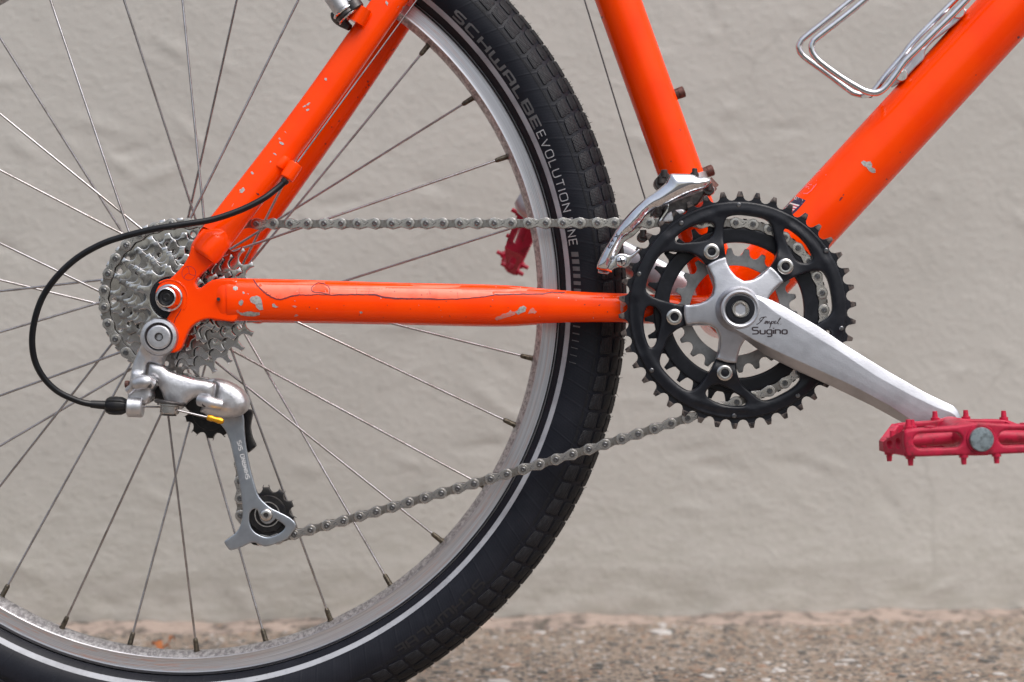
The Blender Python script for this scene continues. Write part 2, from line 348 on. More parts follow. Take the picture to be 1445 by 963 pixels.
def plate(outer, holes, yf, yb, R=.4, H=None, step=None, h=None, hfun=None, back=True):
    """solid plate in the XZ plane: rim rounded over R, front face at yf (toward the camera), back at yb.
       hfun(x,z,d) gives extra relief toward the camera"""
    H = R if H is None else H
    outer = np.array(outer, float)[:, :2]; holes = [np.array(q, float)[:, :2] for q in holes]
    loops = [outer]+holes
    if step: loops = [resamp(L, step) for L in loops]
    pts = []; edges = []
    for L in loops:
        o = len(pts); pts += [tuple(p) for p in L]; edges += [(o+i, o+(i+1) % len(L)) for i in range(len(L))]
    extra = []
    for L in loops:
        a = np.roll(L, 1, 0); b = np.roll(L, -1, 0); t = b-a; t /= np.maximum(np.hypot(*t.T), 1e-9)[:, None]
        nrm = np.c_[-t[:, 1], t[:, 0]]
        for fr in ((.3, 1.0) if R < 1 else (.08, .28, .58, 1.0)):
            for sg in (-1, 1): extra.append((L+nrm*sg*R*fr, R*fr))
    if h:
        mn, mx = outer.min(0), outer.max(0)
        gx, gy = np.meshgrid(np.arange(mn[0], mx[0], h), np.arange(mn[1], mx[1], h*.87))
        gx = gx+((np.arange(gx.shape[0]) % 2)*h/2)[:, None]
        extra.append((np.c_[gx.ravel(), gy.ravel()], R*1.15))
    keep = []
    for E_, dm in extra:
        ok = inside(E_, loops[0])
        for q in loops[1:]: ok &= ~inside(E_, q)
        E_ = E_[ok]
        if len(E_):
            d = segdist(E_, loops); E_ = E_[d > dm*.9]; keep.append(E_)
    if keep: pts += [tuple(p) for p in np.vstack(keep)]
    res = delaunay_2d_cdt([Vector(p) for p in pts], edges, [], 0, 1e-4)
    V2 = np.array([tuple(v) for v in res[0]]); T = np.array([tuple(f) for f in res[2]])
    cen = V2[T].mean(1); ok = inside(cen, loops[0])
    for q in loops[1:]: ok &= ~inside(cen, q)
    T = T[ok]
    d = segdist(V2, loops); u = np.clip(d/R, 0, 1); yy = yf+H*(1-np.sqrt(np.clip(1-(1-u)**2, 0, 1)))
    if hfun is not None: yy = yy-np.array([hfun(V2[i, 0], V2[i, 1], d[i]) for i in range(len(V2))])
    n = len(V2); V = np.vstack([np.c_[V2[:, 0], yy, V2[:, 1]], np.c_[V2[:, 0], np.full(n, yb), V2[:, 1]]])
    Fc = [tuple(t) for t in T]
    if back: Fc += [tuple(int(i)+n for i in t[::-1]) for t in T]
    cnt = {}
    for t in T:
        for i in range(3):
            e = (int(t[i]), int(t[(i+1) % 3])); cnt[e] = 1
    for (a, b) in list(cnt):
        if (b, a) not in cnt: Fc.append((b, a, a+n, b+n))
    return V, Fc
def circ(c, r, n=24, a0=0): return np.array([(c[0]+r*math.cos(a0+2*PI*k/n), c[1]+r*math.sin(a0+2*PI*k/n)) for k in range(n)])
def pxpoly(pts, y, ox=0, oy=0, z=1.0, sm=0):
    P = np.array([W(ox+a/z, oy+b/z, y)[[0, 2]] for a, b in pts])
    return smooth(P, sm, True) if sm else P
def rotY(V, c, a):
    V = np.array(V, float); x, z = V[:, 0]-c[0], V[:, 2]-c[1]; ca, sa = math.cos(a), math.sin(a)
    return np.c_[c[0]+x*ca-z*sa, V[:, 1], c[1]+x*sa+z*ca]
def hexsock(c, y, r, depth=3.0, a0=.2):
    """hexagonal recess look: dark hexagonal well standing in a bolt face"""
    L = circ(c, r, 6, a0)
    V = [(p[0], y-.02, p[1]) for p in L]+[(p[0], y+depth, p[1]) for p in L]
    return np.array(V), [tuple(range(6))]+[(i, (i+1) % 6, 6+(i+1) % 6, 6+i) for i in range(6)]
def headring(c, yb, yf, ro, ri, seg=32, dome=.8):
    """round bolt head with a well of radius ri, front at yf"""
    return lathe(c, [(ro, yb), (ro, yf+dome), (ro-dome*.5, yf+dome*.25), (ro-dome*1.3, yf), (ri+.25, yf), (ri, yf+.3), (ri, yf+3.0), (0.01, yf+3.0)], seg)
def rib(poly2, w, mapf, closed=False):
    """flat ribbon of width w along a 2-D polyline, mapped to 3-D"""
    P = np.array(poly2, float)
    Q = [P[0]]
    for p in P[1:]:
        if np.hypot(*(p-Q[-1])) > 1e-6: Q.append(p)
    P = np.array(Q); n = len(P); V = []; Fc = []
    T = []
    for i in range(n-1):
        t = P[i+1]-P[i]; T.append(t/np.hypot(*t))
    for i in range(n):
        if i == 0: t = T[0]; k = 1
        elif i == n-1: t = T[-1]; k = 1
        else:
            t = T[i-1]+T[i]; q = np.hypot(*t)
            t = t/q if q > 1e-6 else T[i]; k = 1/max(.45, np.dot(t, T[i]))
        nn = np.array((-t[1], t[0]))*w/2*k
        V += [P[i]+nn, P[i]-nn]
    V = np.array([mapf(*v) for v in V])
    for i in range(n-1): Fc.append((2*i, 2*i+1, 2*i+3, 2*i+2))
    return V, Fc
# stroke alphabet: (width, polylines) in a box of height 1
def arc(cx, cy, rx, ry, a0, a1, n=8): return [(cx+rx*math.cos(math.radians(a0+(a1-a0)*k/n)), cy+ry*math.sin(math.radians(a0+(a1-a0)*k/n))) for k in range(n+1)]
FONT = {
 'S': (.7, [[(.7,1), (.12,1), (0,.9), (0,.6), (.1,.5), (.6,.5), (.7,.4), (.7,.1), (.58,0), (0,0)]]),
 'C': (.7, [[(.7,1), (.1,1), (0,.9), (0,.1), (.1,0), (.7,0)]]),
 'H': (.7, [[(0,0), (0,1)], [(.7,0), (.7,1)], [(0,.5), (.7,.5)]]),
 'W': (1.0, [[(0,1), (0,.1), (.1,0), (.9,0), (1,.1), (1,1)], [(.5,0), (.5,.8)]]),
 'A': (.7, [[(0,0), (0,.9), (.1,1), (.6,1), (.7,.9), (.7,0)], [(0,.4), (.7,.4)]]),
 'L': (.6, [[(0,1), (0,0), (.6,0)]]),
 'B': (.7, [[(0,0), (0,1), (.6,1), (.7,.9), (.7,.6), (.6,.52), (0,.52)], [(.6,.52), (.7,.42), (.7,.1), (.6,0), (0,0)]]),
 'E': (.62, [[(.62,1), (0,1), (0,0), (.62,0)], [(0,.5), (.55,.5)]]),
 'V': (.72, [[(0,1), (.36,0), (.72,1)]]),
 'O': (.74, [[(.2,0), (.54,0), (.7,.08), (.74,.25), (.74,.75), (.7,.92), (.54,1), (.2,1), (.04,.92), (0,.75), (0,.25), (.04,.08), (.2,0)]]),
 'U': (.7, [[(0,1), (0,.2), (.06,.05), (.2,0), (.5,0), (.64,.05), (.7,.2), (.7,1)]]),
 'T': (.66, [[(0,1), (.66,1)], [(.33,1), (.33,0)]]),
 'I': (.0, [[(0,0), (0,1)]]),
 'N': (.7, [[(0,0), (0,1), (.7,0), (.7,1)]]),
 'M': (.8, [[(0,0), (0,1), (.4,.3), (.8,1), (.8,0)]]),
 'X': (.7, [[(0,0), (.7,1)], [(0,1), (.7,0)]]),
 '.': (.05, [[(0,0), (0,.12)]]), ' ': (.35, []),
 's': (.62, [[(.62,1), (.16,1), (.03,.93), (0,.78), (.03,.62), (.16,.54), (.46,.54), (.59,.46), (.62,.28), (.59,.08), (.46,0), (0,0)]]),
 'u': (.5, [[(0,.62), (0,.16), (.05,.04), (.16,0), (.36,0), (.46,.04), (.5,.14)], [(.5,.62), (.5,0)]]),
 'g': (.5, [[(.5,.62), (.16,.62), (.04,.56), (0,.42), (0,.2), (.04,.05), (.16,0), (.5,0)], [(.5,.62), (.5,-.24), (.42,-.36), (.28,-.4), (.04,-.4)]]),
 'i': (.0, [[(0,0), (0,.62)], [(0,.82), (0,.94)]]),
 'n': (.5, [[(0,0), (0,.62), (.34,.62), (.46,.57), (.5,.44), (.5,0)]]),
 'o': (.5, [[(.14,0), (.36,0), (.47,.05), (.5,.18), (.5,.44), (.47,.57), (.36,.62), (.14,.62), (.03,.57), (0,.44), (0,.18), (.03,.05), (.14,0)]]),
}
def text(s_, hgt, w, gap, mapf, wide=1.0, slant=0.0, order=None):
    gs = []; u = 0
    for ch in s_:
        wd, st = FONT[ch]
        for k, pl in enumerate(st):
            q = [(u+p[0]*hgt*wide+p[1]*hgt*slant, p[1]*hgt+k*1e-4) for p in pl]
            dn = []
            for a, b in zip(q[:-1], q[1:]):
                m_ = max(1, int(math.hypot(b[0]-a[0], b[1]-a[1])/(hgt*.35)))
                dn += [(a[0]+(b[0]-a[0])*j/m_, a[1]+(b[1]-a[1])*j/m_) for j in range(m_)]
            dn.append(q[-1]); gs.append(rib(dn, w, mapf))
        u += wd*hgt*wide+gap
    return join(*gs), u
def textw(s_, hgt, gap, wide=1.0): return sum(FONT[c][0]*hgt*wide+gap for c in s_)-gap

# projecting printed marks on to a finished part (at build time; the result is thin geometry lying on the part)
def bvh(*objs):
    V, P, off = [], [], 0
    for o in objs:
        og = ORG[o.name]; me = o.data
        V += [Vector(og+np.array(v.co)*1000) for v in me.vertices]; P += [[i+off for i in p.vertices] for p in me.polygons]; off = len(V)
    return BVHTree.FromPolygons(V, P)
CAMV = Vector((0, -D, 0))
def onto(tree, px, py, lift=.12, fallback=-60):
    d = Vector(W(px, py, 0))-CAMV; d.normalize()
    hit = tree.ray_cast(CAMV, d)
    if hit[0] is None:            # just past the silhouette: keep to the nearest bit of the part
        p, n, _, _ = tree.find_nearest(Vector(W(px, py, fallback))); return np.array(p+n*lift)
    n = hit[1]
    if n.dot(d) > 0: n = -n
    return np.array(hit[0]+n*lift)
def decal(name, poly, tree, m_, parent, lift=.12, h=3.0, sm=0):
    P = smooth(poly, sm, True) if sm else np.array(poly, float)
    P = P[:, :2]
    if name == 'paint_chip':      # broken, ragged outline
        rj = random.Random(int(P[0][0]*7)); P = resamp(P, 1.1); P = P+np.array([(rj.uniform(-.32, .32), rj.uniform(-.32, .32)) for _ in P])
    L = resamp(P, h); pts = [tuple(p) for p in L]; ed = [(i, (i+1) % len(L)) for i in range(len(L))]
    mn, mx = P.min(0), P.max(0); gx, gy = np.meshgrid(np.arange(mn[0], mx[0], h), np.arange(mn[1], mx[1], h)); G = np.c_[gx.ravel(), gy.ravel()]
    G = G[inside(G, L)]
    if len(G): G = G[segdist(G, [L]) > h*.4]; pts += [tuple(p) for p in G]
    r = delaunay_2d_cdt([Vector(p) for p in pts], ed, [], 0, 1e-4)
    V2 = np.array([tuple(v) for v in r[0]]); T = np.array([tuple(f) for f in r[2]]); T = T[inside(V2[T].mean(1), L)]
    return put(name, (np.array([onto(tree, *v, lift) for v in V2]), [tuple(t) for t in T]), m_, parent)
def blob(cx, cy, rx, ry, n=11, j=.3, rot=0, seed=0):
    rd = random.Random(seed); out = []
    for k in range(n):
        t = 2*PI*k/n; q = 1+rd.uniform(-j, j); x, y = rx*q*math.cos(t), ry*q*math.sin(t)
        out.append((cx+x*math.cos(rot)-y*math.sin(rot), cy+x*math.sin(rot)+y*math.cos(rot)))
    return out
# ================================================================ the setting
def tag(o, label=None, cat=None, kind=None, group=None):
    if label: o['label'] = label
    if cat: o['category'] = cat
    if kind: o['kind'] = kind
    if group: o['group'] = group
    return o
WY0, WYAW = 566.0, 0.105                       # wall foot distance at x=0 and its slight turn away to the right
def wally(x): return WY0+WYAW*x
def grid(xs, ys, fn):
    V = [fn(x, y) for y in ys for x in xs]; n = len(xs)
    Fc = [(j*n+i, j*n+i+1, (j+1)*n+i+1, (j+1)*n+i) for j in range(len(ys)-1) for i in range(n-1)]
    return np.array(V), Fc
def nz(x, y, z, s): return noise.noise(Vector((x/s, y/s, z/s)))
rw = random.Random(21)
MARKS = [(rw.uniform(-620, 620), rw.uniform(GZ+20, 400), rw.uniform(7, 30), rw.uniform(3, 8), rw.uniform(-.9, .5), rw.choice([-1, 1, 1])*rw.uniform(.5, 1.7)) for k in range(110)]
def wallfn(x, z):
    r = .9*nz(x, z, 0, 160)+.30*nz(x, z, 5, 42)+.18*nz(x*.8+z*.5, z*1.3, 9, 14)
    if abs(x) < 700 and z < 450:
        for mx, mz, L, w_, a, h_ in MARKS:
            dx, dz = x-mx, z-mz
            if abs(dx) < 60 and abs(dz) < 60:
                u, v = dx*math.cos(a)+dz*math.sin(a), -dx*math.sin(a)+dz*math.cos(a); r += h_*math.exp(-(u/L)**2-(v/w_)**2)
    if z < GZ+60: r += (1-(z-GZ+10)/70)*(-6)+2.2*nz(x, z, 3, 30)*(1-(z-GZ+10)/70)
    if abs(x) > 900: r *= .6
    return (x, wally(x)-r, z)
xs = list(np.linspace(-6000, -760, 14))+list(np.arange(-750, 751, 4.6))+list(np.linspace(762, 6000, 14))
zs = list(np.arange(GZ-14, 420, 4.6))+list(np.linspace(430, 2500, 14))
Vw, Fw = grid(xs, zs, wallfn)
nb = len(Vw)
back = [(-6000, wally(-6000)+200, GZ-14), (6000, wally(6000)+200, GZ-14), (6000, wally(6000)+200, 2500), (-6000, wally(-6000)+200, 2500)]
nx = len(xs); nzv = len(zs)
top = [(nzv-1)*nx+i for i in range(nx)]
Fw = [f[::-1] for f in Fw]+[(nb, nb+1, nb+2, nb+3), tuple(top+[nb+2, nb+3])]
o = put('wall', (np.vstack([Vw, np.array(back)]), Fw), 'wall', None, org=(0, WY0, GZ), sharp=None)
tag(o, 'pale grey painted rough render wall standing behind the bicycle', 'wall')

def gfn(x, y):
    if abs(x) > 1500 or y < -1500: return (x, y, GZ)
    dw = wally(x)-y
    r = 1.6*nz(x, y, 0, 120)+1.0*nz(x, y, 4, 28)+.5*nz(x, y, 7, 9)
    if dw < 130: r += 5.5*(1-max(dw, 0)/130)**1.5+2*nz(x, y, 11, 35)*(1-max(dw, 0)/130)
    if y < 120: r *= .35; r -= .5
    return (x, y, GZ+r)
gx = sorted(set([-60000, -20000, -6000, -2500]+list(np.arange(-1500, -800, 60))+list(np.arange(-800, 801, 7.0))+list(np.arange(860, 1501, 60))+[2500, 6000, 20000, 60000]))
gy = sorted(set([-520, -440]+list(np.arange(-360, 100, 80))+list(np.arange(100, 660, 7.0))+[720, 800, 1500, 60000]))
o = put('ground', grid(gx, gy, gfn), 'ground', None, org=(0, 0, GZ), sharp=None); tag(o, kind='structure')
kb = [(-524, GZ-130), (-524, GZ-8), (-518, GZ-1), (-519, GZ+1.5), (-640, GZ+1.5), (-652, GZ-8), (-660, GZ-130)]
Vk = [(x, y, z) for x in (-60000, 60000) for y, z in kb]; nk = len(kb)
o = put('added_kerb', (np.array(Vk), [(i, (i+1) % nk, nk+(i+1) % nk, nk+i) for i in range(nk)]), 'mortar', None, org=(0, -600, GZ), sharp=30); tag(o, kind='structure')  # unseen, added as the edge of the dark asphalt sheet
o = put('added_dark_road', (np.array([(-60000, -60000, GZ-115), (60000, -60000, GZ-115), (60000, -655, GZ-115), (-60000, -655, GZ-115)]), [(0, 1, 2, 3)]), 'asphalt', None, org=(0, -3000, GZ-115), sharp=None); tag(o, kind='structure')  # unseen dark sheet, added to cut bounce light on undersides and darken low reflections

# crumbling mortar strip where the paving meets the wall
rd = random.Random(3)
def lip(x, t):
    e = 46+16*nz(x, 0, 1, 90)+9*nz(x, 0, 2, 22); yb = wally(x)
    h = 5+4*nz(x, 0, 5, 120)+2.5*nz(x, 0, 6, 25)
    z = GZ+3.5+h*(1-t)**.7*(1 if t < 1 else 0)-(5 if t >= 1 else 0)+(2.2*nz(x, t*40, 8, 11) if 0 < t < 1 else 0)
    return (x, yb-e*t-1.5*nz(x, t*30, 3, 10)+ (4 if t == 0 else 0), z)
xs = np.arange(-800, 801, 5.0); ts = np.linspace(0, 1, 12)
o = put('mortar_strip', grid(list(xs), list(ts), lip), 'mortar', None, org=(0, WY0-20, GZ), sharp=None); tag(o, kind='structure')

# aggregate stones bedded in the concrete
def pebble(c, rx, ry, rz, rd):
    V, Fc = [], []
    ph = rd.uniform(0, 6)
    for i, (q, zz) in enumerate(((1, -.2), (.95, .45), (.55, .9))):
        for k in range(7):
            t = ph+2*PI*k/7; e = rd.uniform(.82, 1.12); V.append((c[0]+rx*q*e*math.cos(t), c[1]+ry*q*e*math.sin(t), c[2]+rz*zz))
    for i in range(2):
        for k in range(7): k2 = (k+1) % 7; Fc.append((i*7+k, i*7+k2, (i+1)*7+k2, (i+1)*7+k))
    Fc.append(tuple(14+k for k in range(7)))
    return np.array(V), Fc
gs = []
for i in range(2600):
    x = rd.uniform(-780, 780); y = rd.uniform(150, 556)
    if wally(x)-y < 34: continue
    sz = rd.uniform(1.2, 3.4)*(1.8 if rd.random() < .09 else 1); k = 0 if rd.random() < .62 else (1 if rd.random() < .5 else 2)
    if k == 1 and rd.random() < .10: sz *= 2.6
    V, Fc = pebble((x, y, gfn(x, y)[2]), sz*rd.uniform(.8, 1.5), sz, sz*.32, rd); gs.append((V, Fc, k))
o = put('aggregate_stones', join(*gs), ['stone_dark', 'stone_pale', 'stone_warm'], None, org=(0, 350, GZ), sharp=30); tag(o, kind='stuff')

# dry leaf scraps at the foot of the wall, seen through the wheel
def leaf(px, py, L, wd, ang, label, seed):
    rd = random.Random(seed); yv = F*(-GZ-14)/(py-CY)-D
    c = W(px, py, yv); c[2] = gfn(c[0], yv)[2]+9
    V, Fc = [], []
    for i in range(7):
        t = i/6; q = wd*math.sin(PI*min(.98, t*.92+.05)); z = 5*math.sin(PI*t)+rd.uniform(-.6, .6)
        for s_ in (-1, 0, 1): V.append((c[0]+(t-.5)*L*math.cos(ang)-s_*q*math.sin(ang), c[1]+(t-.5)*L*.5*math.sin(ang)+s_*q*.6, c[2]+z+abs(s_)*q*.55+(t-.5)*L*.45*math.sin(ang)))
    for i in range(6):
        for j in range(2): Fc.append((i*3+j, i*3+j+1, i*3+j+4, i*3+j+3))
    n = len(V); V2 = [(a, b+.3, z-.5) for a, b, z in V]
    Fc += [tuple(k+n for k in f[::-1]) for f in Fc]
    o = put('dry_leaf', (np.array(V+V2), Fc), 'leaf', None, org=(c[0], c[1], c[2]-4), sharp=None)
    tag(o, label, 'leaf', group='dry leaf scraps at the foot of the wall')
leaf(222, 908, 20, 4.5, -1.0, 'largest curled orange brown leaf scrap at the wall foot, just above the rim', 1)
leaf(235, 911, 9, 3, .3, 'small orange leaf scrap touching the right side of the largest one', 2)
leaf(242.5, 899, 8, 3, .6, 'small brown leaf scrap lying above and right of the largest one, nearer the wall', 3)

# ================================================================ the bicycle
AX = (-249.8, 31.5); BB = (166.4, 22.8); CK = (166.0, 23.2)
bike = empty('bicycle', (AX[0], 0, GZ))
tag(bike, 'worn fluorescent orange mountain bike with red pedals, parked before a grey wall', 'bicycle')
frame = empty('frame', (BB[0], 0, BB[1]), bike)
wheel = empty('rear_wheel', (AX[0], 0, AX[1]), bike)
cass = empty('cassette', (AX[0], -45, AX[1]), bike)
chain = empty('chain', (-40, -42, 60), bike)
crank = empty('crankset', (BB[0], -60, BB[1]), bike)
rder = empty('rear_derailleur', (-256, -70, 0), bike)
fder = empty('front_derailleur', (100, -50, 90), bike)
bcage = empty('bottle_cage', (330, 0, 200), bike)
brake = empty('rear_brake', (-115, 40, 255), bike)

# ---- frame tubes
def line(a, b, n=2): return [A3(a)+(A3(b)-A3(a))*k/(n-1) for k in range(n)]
s0 = S(0)
st0 = W(872.2, 0, 0); st1 = W(961.5, 248, 0); dst = (st1-st0); dst /= np.linalg.norm(dst)
st_top = st0-dst*330; st_bot = np.array((BB[0]-6, 0, BB[1]+12))
seat_tube = put('seat_tube', sweep(line(st_top, st0)+[st1, st_bot], 17.1, 56), 'paint', frame, sharp=50)
dt0 = W(1033.2, 436, 0); dt1 = W(1413.5, 24, 0); ddt = dt1-dt0; ddt /= np.linalg.norm(ddt)
down_tube = put('down_tube', sweep([dt0, dt0+ddt*100, dt1, dt1+ddt*330], 23.35, 72), 'paint', frame, sharp=50)
ht = dt1+ddt*330
head_dir = np.array((-.31, 0, .95))
put('head_tube', cyl(ht-head_dir*60+np.array((14, 0, 0)), ht+head_dir*90+np.array((14, 0, 0)), 20, 40), 'paint', frame, sharp=50)
put('top_tube', cyl(st_top+dst*30, ht+head_dir*75, 15, 40), 'paint', frame, sharp=50)
bbs = put('bottom_bracket_shell', lathe(BB, [(15, -34.5), (20.5, -34.5), (21.2, -33), (21.2, 33), (20.5, 34.5), (15, 34.5)], 56, True), 'paint', frame)
put('bearing_cup', lathe(BB, [(6, -40), (12, -40), (17, -38.5), (18.4, -37), (18.4, -34.4), (18.4, 34.4), (17, 38), (6, 40)], 40), 'alu_cast', frame)
def stay(pxs, sgn, name='seat_stay', pw=2.25):
    pts = []; el = []
    for px, py, y, a, b in pxs:
        w = W(px, py, y); w[1] = y*sgn; pts.append(w); el.append((a, b))
    P = smooth([tuple(p)+e for p, e in zip(pts, el)], 6)
    return put(name, sweep(P[:, :3], 0, 40, ell=[(p[3], p[4]) for p in P], up=(0, 1, 0), power=pw), 'paint', frame, sharp=50)
SS = [(654, -146, -33, 11.6, 9), (560, -13, -43, 11.6, 9.5), (440, 158, -50, 11.8, 10), (318, 318, -62, 12.1, 10), (303, 338, -66, 12.8, 10.4), (297, 346.5, -67.4, 12.9, 10.4), (291, 355, -68.2, 12.9, 10), (287.5, 360, -68.6, 12.8, 9), (285.5, 362.8, -68.9, 12.5, 7)]
seat_stay = stay(SS, 1, pw=2.5); far_stay = stay(SS, -1, pw=2.5)
CS = [(300, 424, -69.5, 14.8, 3.4), (313, 423.5, -67.5, 15.6, 8), (330, 423, -65.5, 15.7, 10.5), (420, 424.5, -62, 15.5, 11), (560, 428, -54, 15.2, 11), (700, 431, -47, 15.2, 10.5), (760, 432, -46, 13.3, 9.4), (820, 433.5, -45.5, 11.4, 8.5), (890, 434.8, -42, 10.8, 8.5), (985, 437, -30, 10.6, 9), (1015, 438, -24, 10.6, 9)]
chain_stay = stay(CS, 1, 'chain_stay'); stay(CS, -1, 'chain_stay')
put('seat_stay_bridge', cyl((-78, -44, 262), (-78, 44, 262), 6.5, 24), 'paint', frame)
put('chain_stay_bridge', cyl((128, -32, 27), (128, 32, 27), 6.5, 24), 'paint', frame)
# dropouts
DO = [(560,252),(546,290),(526,332),(503,362),(470,398),(440,424),(405,440),(382,462),(370,492),(373,520),(392,534),(425,540),(450,560),(452,586),(438,612),(422,640),(408,668),(400,740),(430,800),(470,806),(500,788),(518,748),(538,700),(565,664),(605,640),(650,630),(720,640),(790,640),(800,560),(792,440),(740,424),(690,424),(655,434),(628,452),(606,468),(590,466),(577,446),(583,424),(620,384),(664,346),(690,322),(650,290),(600,262)]
P = pxpoly(DO, -72, 120, 280, 3.703, 4)
drop = put('dropout', plate(P, [circ((AX[0], AX[1]), 5, 20)], -73.5, -66.5, 1.3, step=2.2, h=4.0), 'paint', frame, sharp=40)
V, Fc = plate(P, [circ((AX[0], AX[1]), 5, 20)], -73.5, -66.5, 1.3, step=4); V[:, 1] *= -1
put('dropout', (V, Fc), 'paint', frame, sharp=40)
# raised weld round the stay end and the boss ring about the axle
put('axle_boss', sweep([(AX[0]+13.2*math.cos(a), -73.6, AX[1]+13.2*math.sin(a)) for a in np.linspace(-.7, 2.2, 24)], .55, 10), 'paint', frame)
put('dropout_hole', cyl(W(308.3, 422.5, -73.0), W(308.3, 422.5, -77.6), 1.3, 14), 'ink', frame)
# cable stop on the seat stay
cs0, cs1 = W(418, 231, -66), W(404, 252.5, -68)
put('cable_stop', sweep([cs0, cs0+(cs1-cs0)*.02, cs0+(cs1-cs0)*.1, cs1-(cs1-cs0)*.12, cs1-(cs1-cs0)*.02, cs1], [3.6, 4.9, 5.4, 5.4, 5.0, 4.4], 28), 'paint', frame)
cvs = smooth([W(406, 219, -58), W(402, 226, -60), W(396, 234, -61), W(393, 240, -60)], 5)
put('cable_stop_weld', sweep(cvs, [3.2]*4+[4.6]*8+[3.4]*4 if len(cvs) == 16 else 4.2, 14), 'paint', frame)
# bottle bosses with rusty bolts on the seat tube
for px, py in ((955, 133), (996, 243.5)):
    c = W(px, py, 0); nrm = np.array((-dst[2], 0, dst[0])); nrm = nrm if nrm[0] > 0 else -nrm
    b_ = put('boss_bolt', join(cyl(c-nrm*5, c+nrm*1.2, 4.2, 20), cyl(c+nrm*.8, c+nrm*6.2, 4.4, 20, bev=.7)), 'rust', frame)

# ---- rear wheel
rimprof = [(286.9, -11.2), (286.4, -12.4), (284.8, -12.6), (283.6, -12.2), (283.2, -12.35), (279, -12.0), (275, -12.0), (274.0, -12.3), (273.2, -11.6), (271.2, -7.5), (269.9, -3.5), (269.5, 0)]
full = rimprof+[(r, -y) for r, y in rimprof[-2::-1]]+[(279.5, 9.0), (276, 0), (279.5, -9.0)]
put('rim', lathe(AX, full, 240, True), 'rim', wheel, sharp=28)
R0, RA = 309.5, 27.6
def tyr(phi, lift=0.0): return R0+(RA+lift)*math.cos(phi), -(RA+lift)*math.sin(phi)
prof = [tyr(math.radians(a)) for a in range(150, -1, -5)]
prof = [(286.0, -10.2), (287.4, -12.2)]+[tyr(math.radians(a)) for a in list(range(146, 0, -4))]+[tyr(0)]
prof = prof+[(r, -y) for r, y in prof[-2::-1]]
tyre = put('tyre', lathe(AX, prof, 256, False), 'sidewall', wheel, sharp=60)
def band(name, a0, a1, lift, m_, ang0=0, ang1=2*PI, seg=256):
    pr = [tyr(math.radians(a0+(a1-a0)*k/3), lift) for k in range(4)]; V, Fc = [], []
    for k in range(seg+1):
        t = ang0+(ang1-ang0)*k/seg
        for r, y in pr: V.append((AX[0]+r*math.cos(t), y, AX[1]+r*math.sin(t)))
    for k in range(seg):
        for i in range(3): Fc.append((k*4+i, (k+1)*4+i, (k+1)*4+i+1, k*4+i+1))
    return put(name, (np.array(V), Fc), m_, wheel, sharp=None)
band('reflective_stripe', 131.6, 122.4, .25, 'reflect')
band('sidewall_ridge', 152, 147, .8, 'rubber'); band('sidewall_ridge', 80, 78.2, .35, 'rubber')
def on_tyre(ang, r, lift=.22):
    c = max(-1, min(1, (r-R0)/RA)); ph = math.acos(c); rr, y = tyr(ph, lift); return (AX[0]+rr*math.cos(ang), y, AX[1]+rr*math.sin(ang))
def tyre_text(s_, a_start, a_end, rb, hgt, w, m_, name, lift=.22, gapf=.3, wide=1.0):
    gap = hgt*gapf; tw = textw(s_, hgt, gap, wide); L = math.radians(a_start-a_end)*rb; k = L/tw
    g, _ = text(s_, hgt, w, gap, lambda u, v: on_tyre(math.radians(a_start)-u*k/rb, rb+v, lift), wide)
    return put(name, g, m_, wheel, sharp=None)
tyre_text('SCHWALBE', 46.3, 25.7, 296.6, 5.3, 1.25, 'print_grey', 'tyre_lettering', gapf=.42, wide=1.3)
tyre_text('EVOLUTION', 25.1, 12.9, 296.4, 5.6, .62, 'print_white', 'tyre_lettering', gapf=.42, wide=1.1)
tyre_text('LINE', 11.75, 7.9, 296.4, 5.6, .62, 'print_white', 'tyre_lettering', gapf=.42, wide=1.1)
gs = []
for k in range(16):
    a = 6.95-k*1.07; wdt = .72*max(.12, 1-k/15); V = []
    for j in range(5):
        r = 296.8+5.2*j/4; sk = -.12*j/4
        V += [on_tyre(math.radians(a+sk), r), on_tyre(math.radians(a-wdt+sk), r)]
    gs.append((np.array(V), [(2*j, 2*j+1, 2*j+3, 2*j+2) for j in range(4)]))
put('tyre_bar_print', join(*gs), 'print_grey', wheel, sharp=None)
tyre_text('SCHWALBE', -43.2, -58.5, 308.5, 6.2, 1.3, 'emboss', 'embossed_lettering', lift=.35, gapf=.3, wide=1.2)
# tread
def block(quad, ph_h, nsub=3, bev=.10):
    """quad: four (angle deg, phi deg) corners; a raised block on the tyre, built about angle 0"""
    q = [np.array(p, float) for p in quad]; c = sum(q)/4; V = []; Fc = []
    def P3(a, ph, lift):
        r, y = tyr(math.radians(ph), lift); t = math.radians(a); return (AX[0]+r*math.cos(t), y, AX[1]+r*math.sin(t))
    lv = [(1.06, -.6), (1.0, ph_h*.8), (1-bev, ph_h)]
    n = 8
    for sc_, lift in lv:
        for k in range(4):
            for t in (.12, .88):
                p = q[k]+(q[(k+1) % 4]-q[k])*t; p = c+(p-c)*sc_; V.append(P3(p[0], p[1], lift))
    for i in range(2):
        for k in range(n): k2 = (k+1) % n; Fc.append((i*n+k, i*n+k2, (i+1)*n+k2, (i+1)*n+k))
    V.append(P3(c[0], c[1], ph_h+.1)); m_ = len(V)-1
    for k in range(n): Fc.append((2*n+k, 2*n+(k+1) % n, m_))
    return np.array(V), Fc
NB = 142; pit = 360/NB
def blockmesh(nm, g, m_):
    me = meshdata(nm, g[0], g[1], m_, None, None, (AX[0], 0, AX[1])); fixn(me); me.set_sharp_from_angle(angle=math.radians(28)); return me
g1 = block([(.10, 72), (2.20, 70.5), (2.55, 52), (.42, 50.5)], .9)
g2 = block([(.5, 47.5), (2.5, 47), (2.85, 31), (.85, 30)], .9)
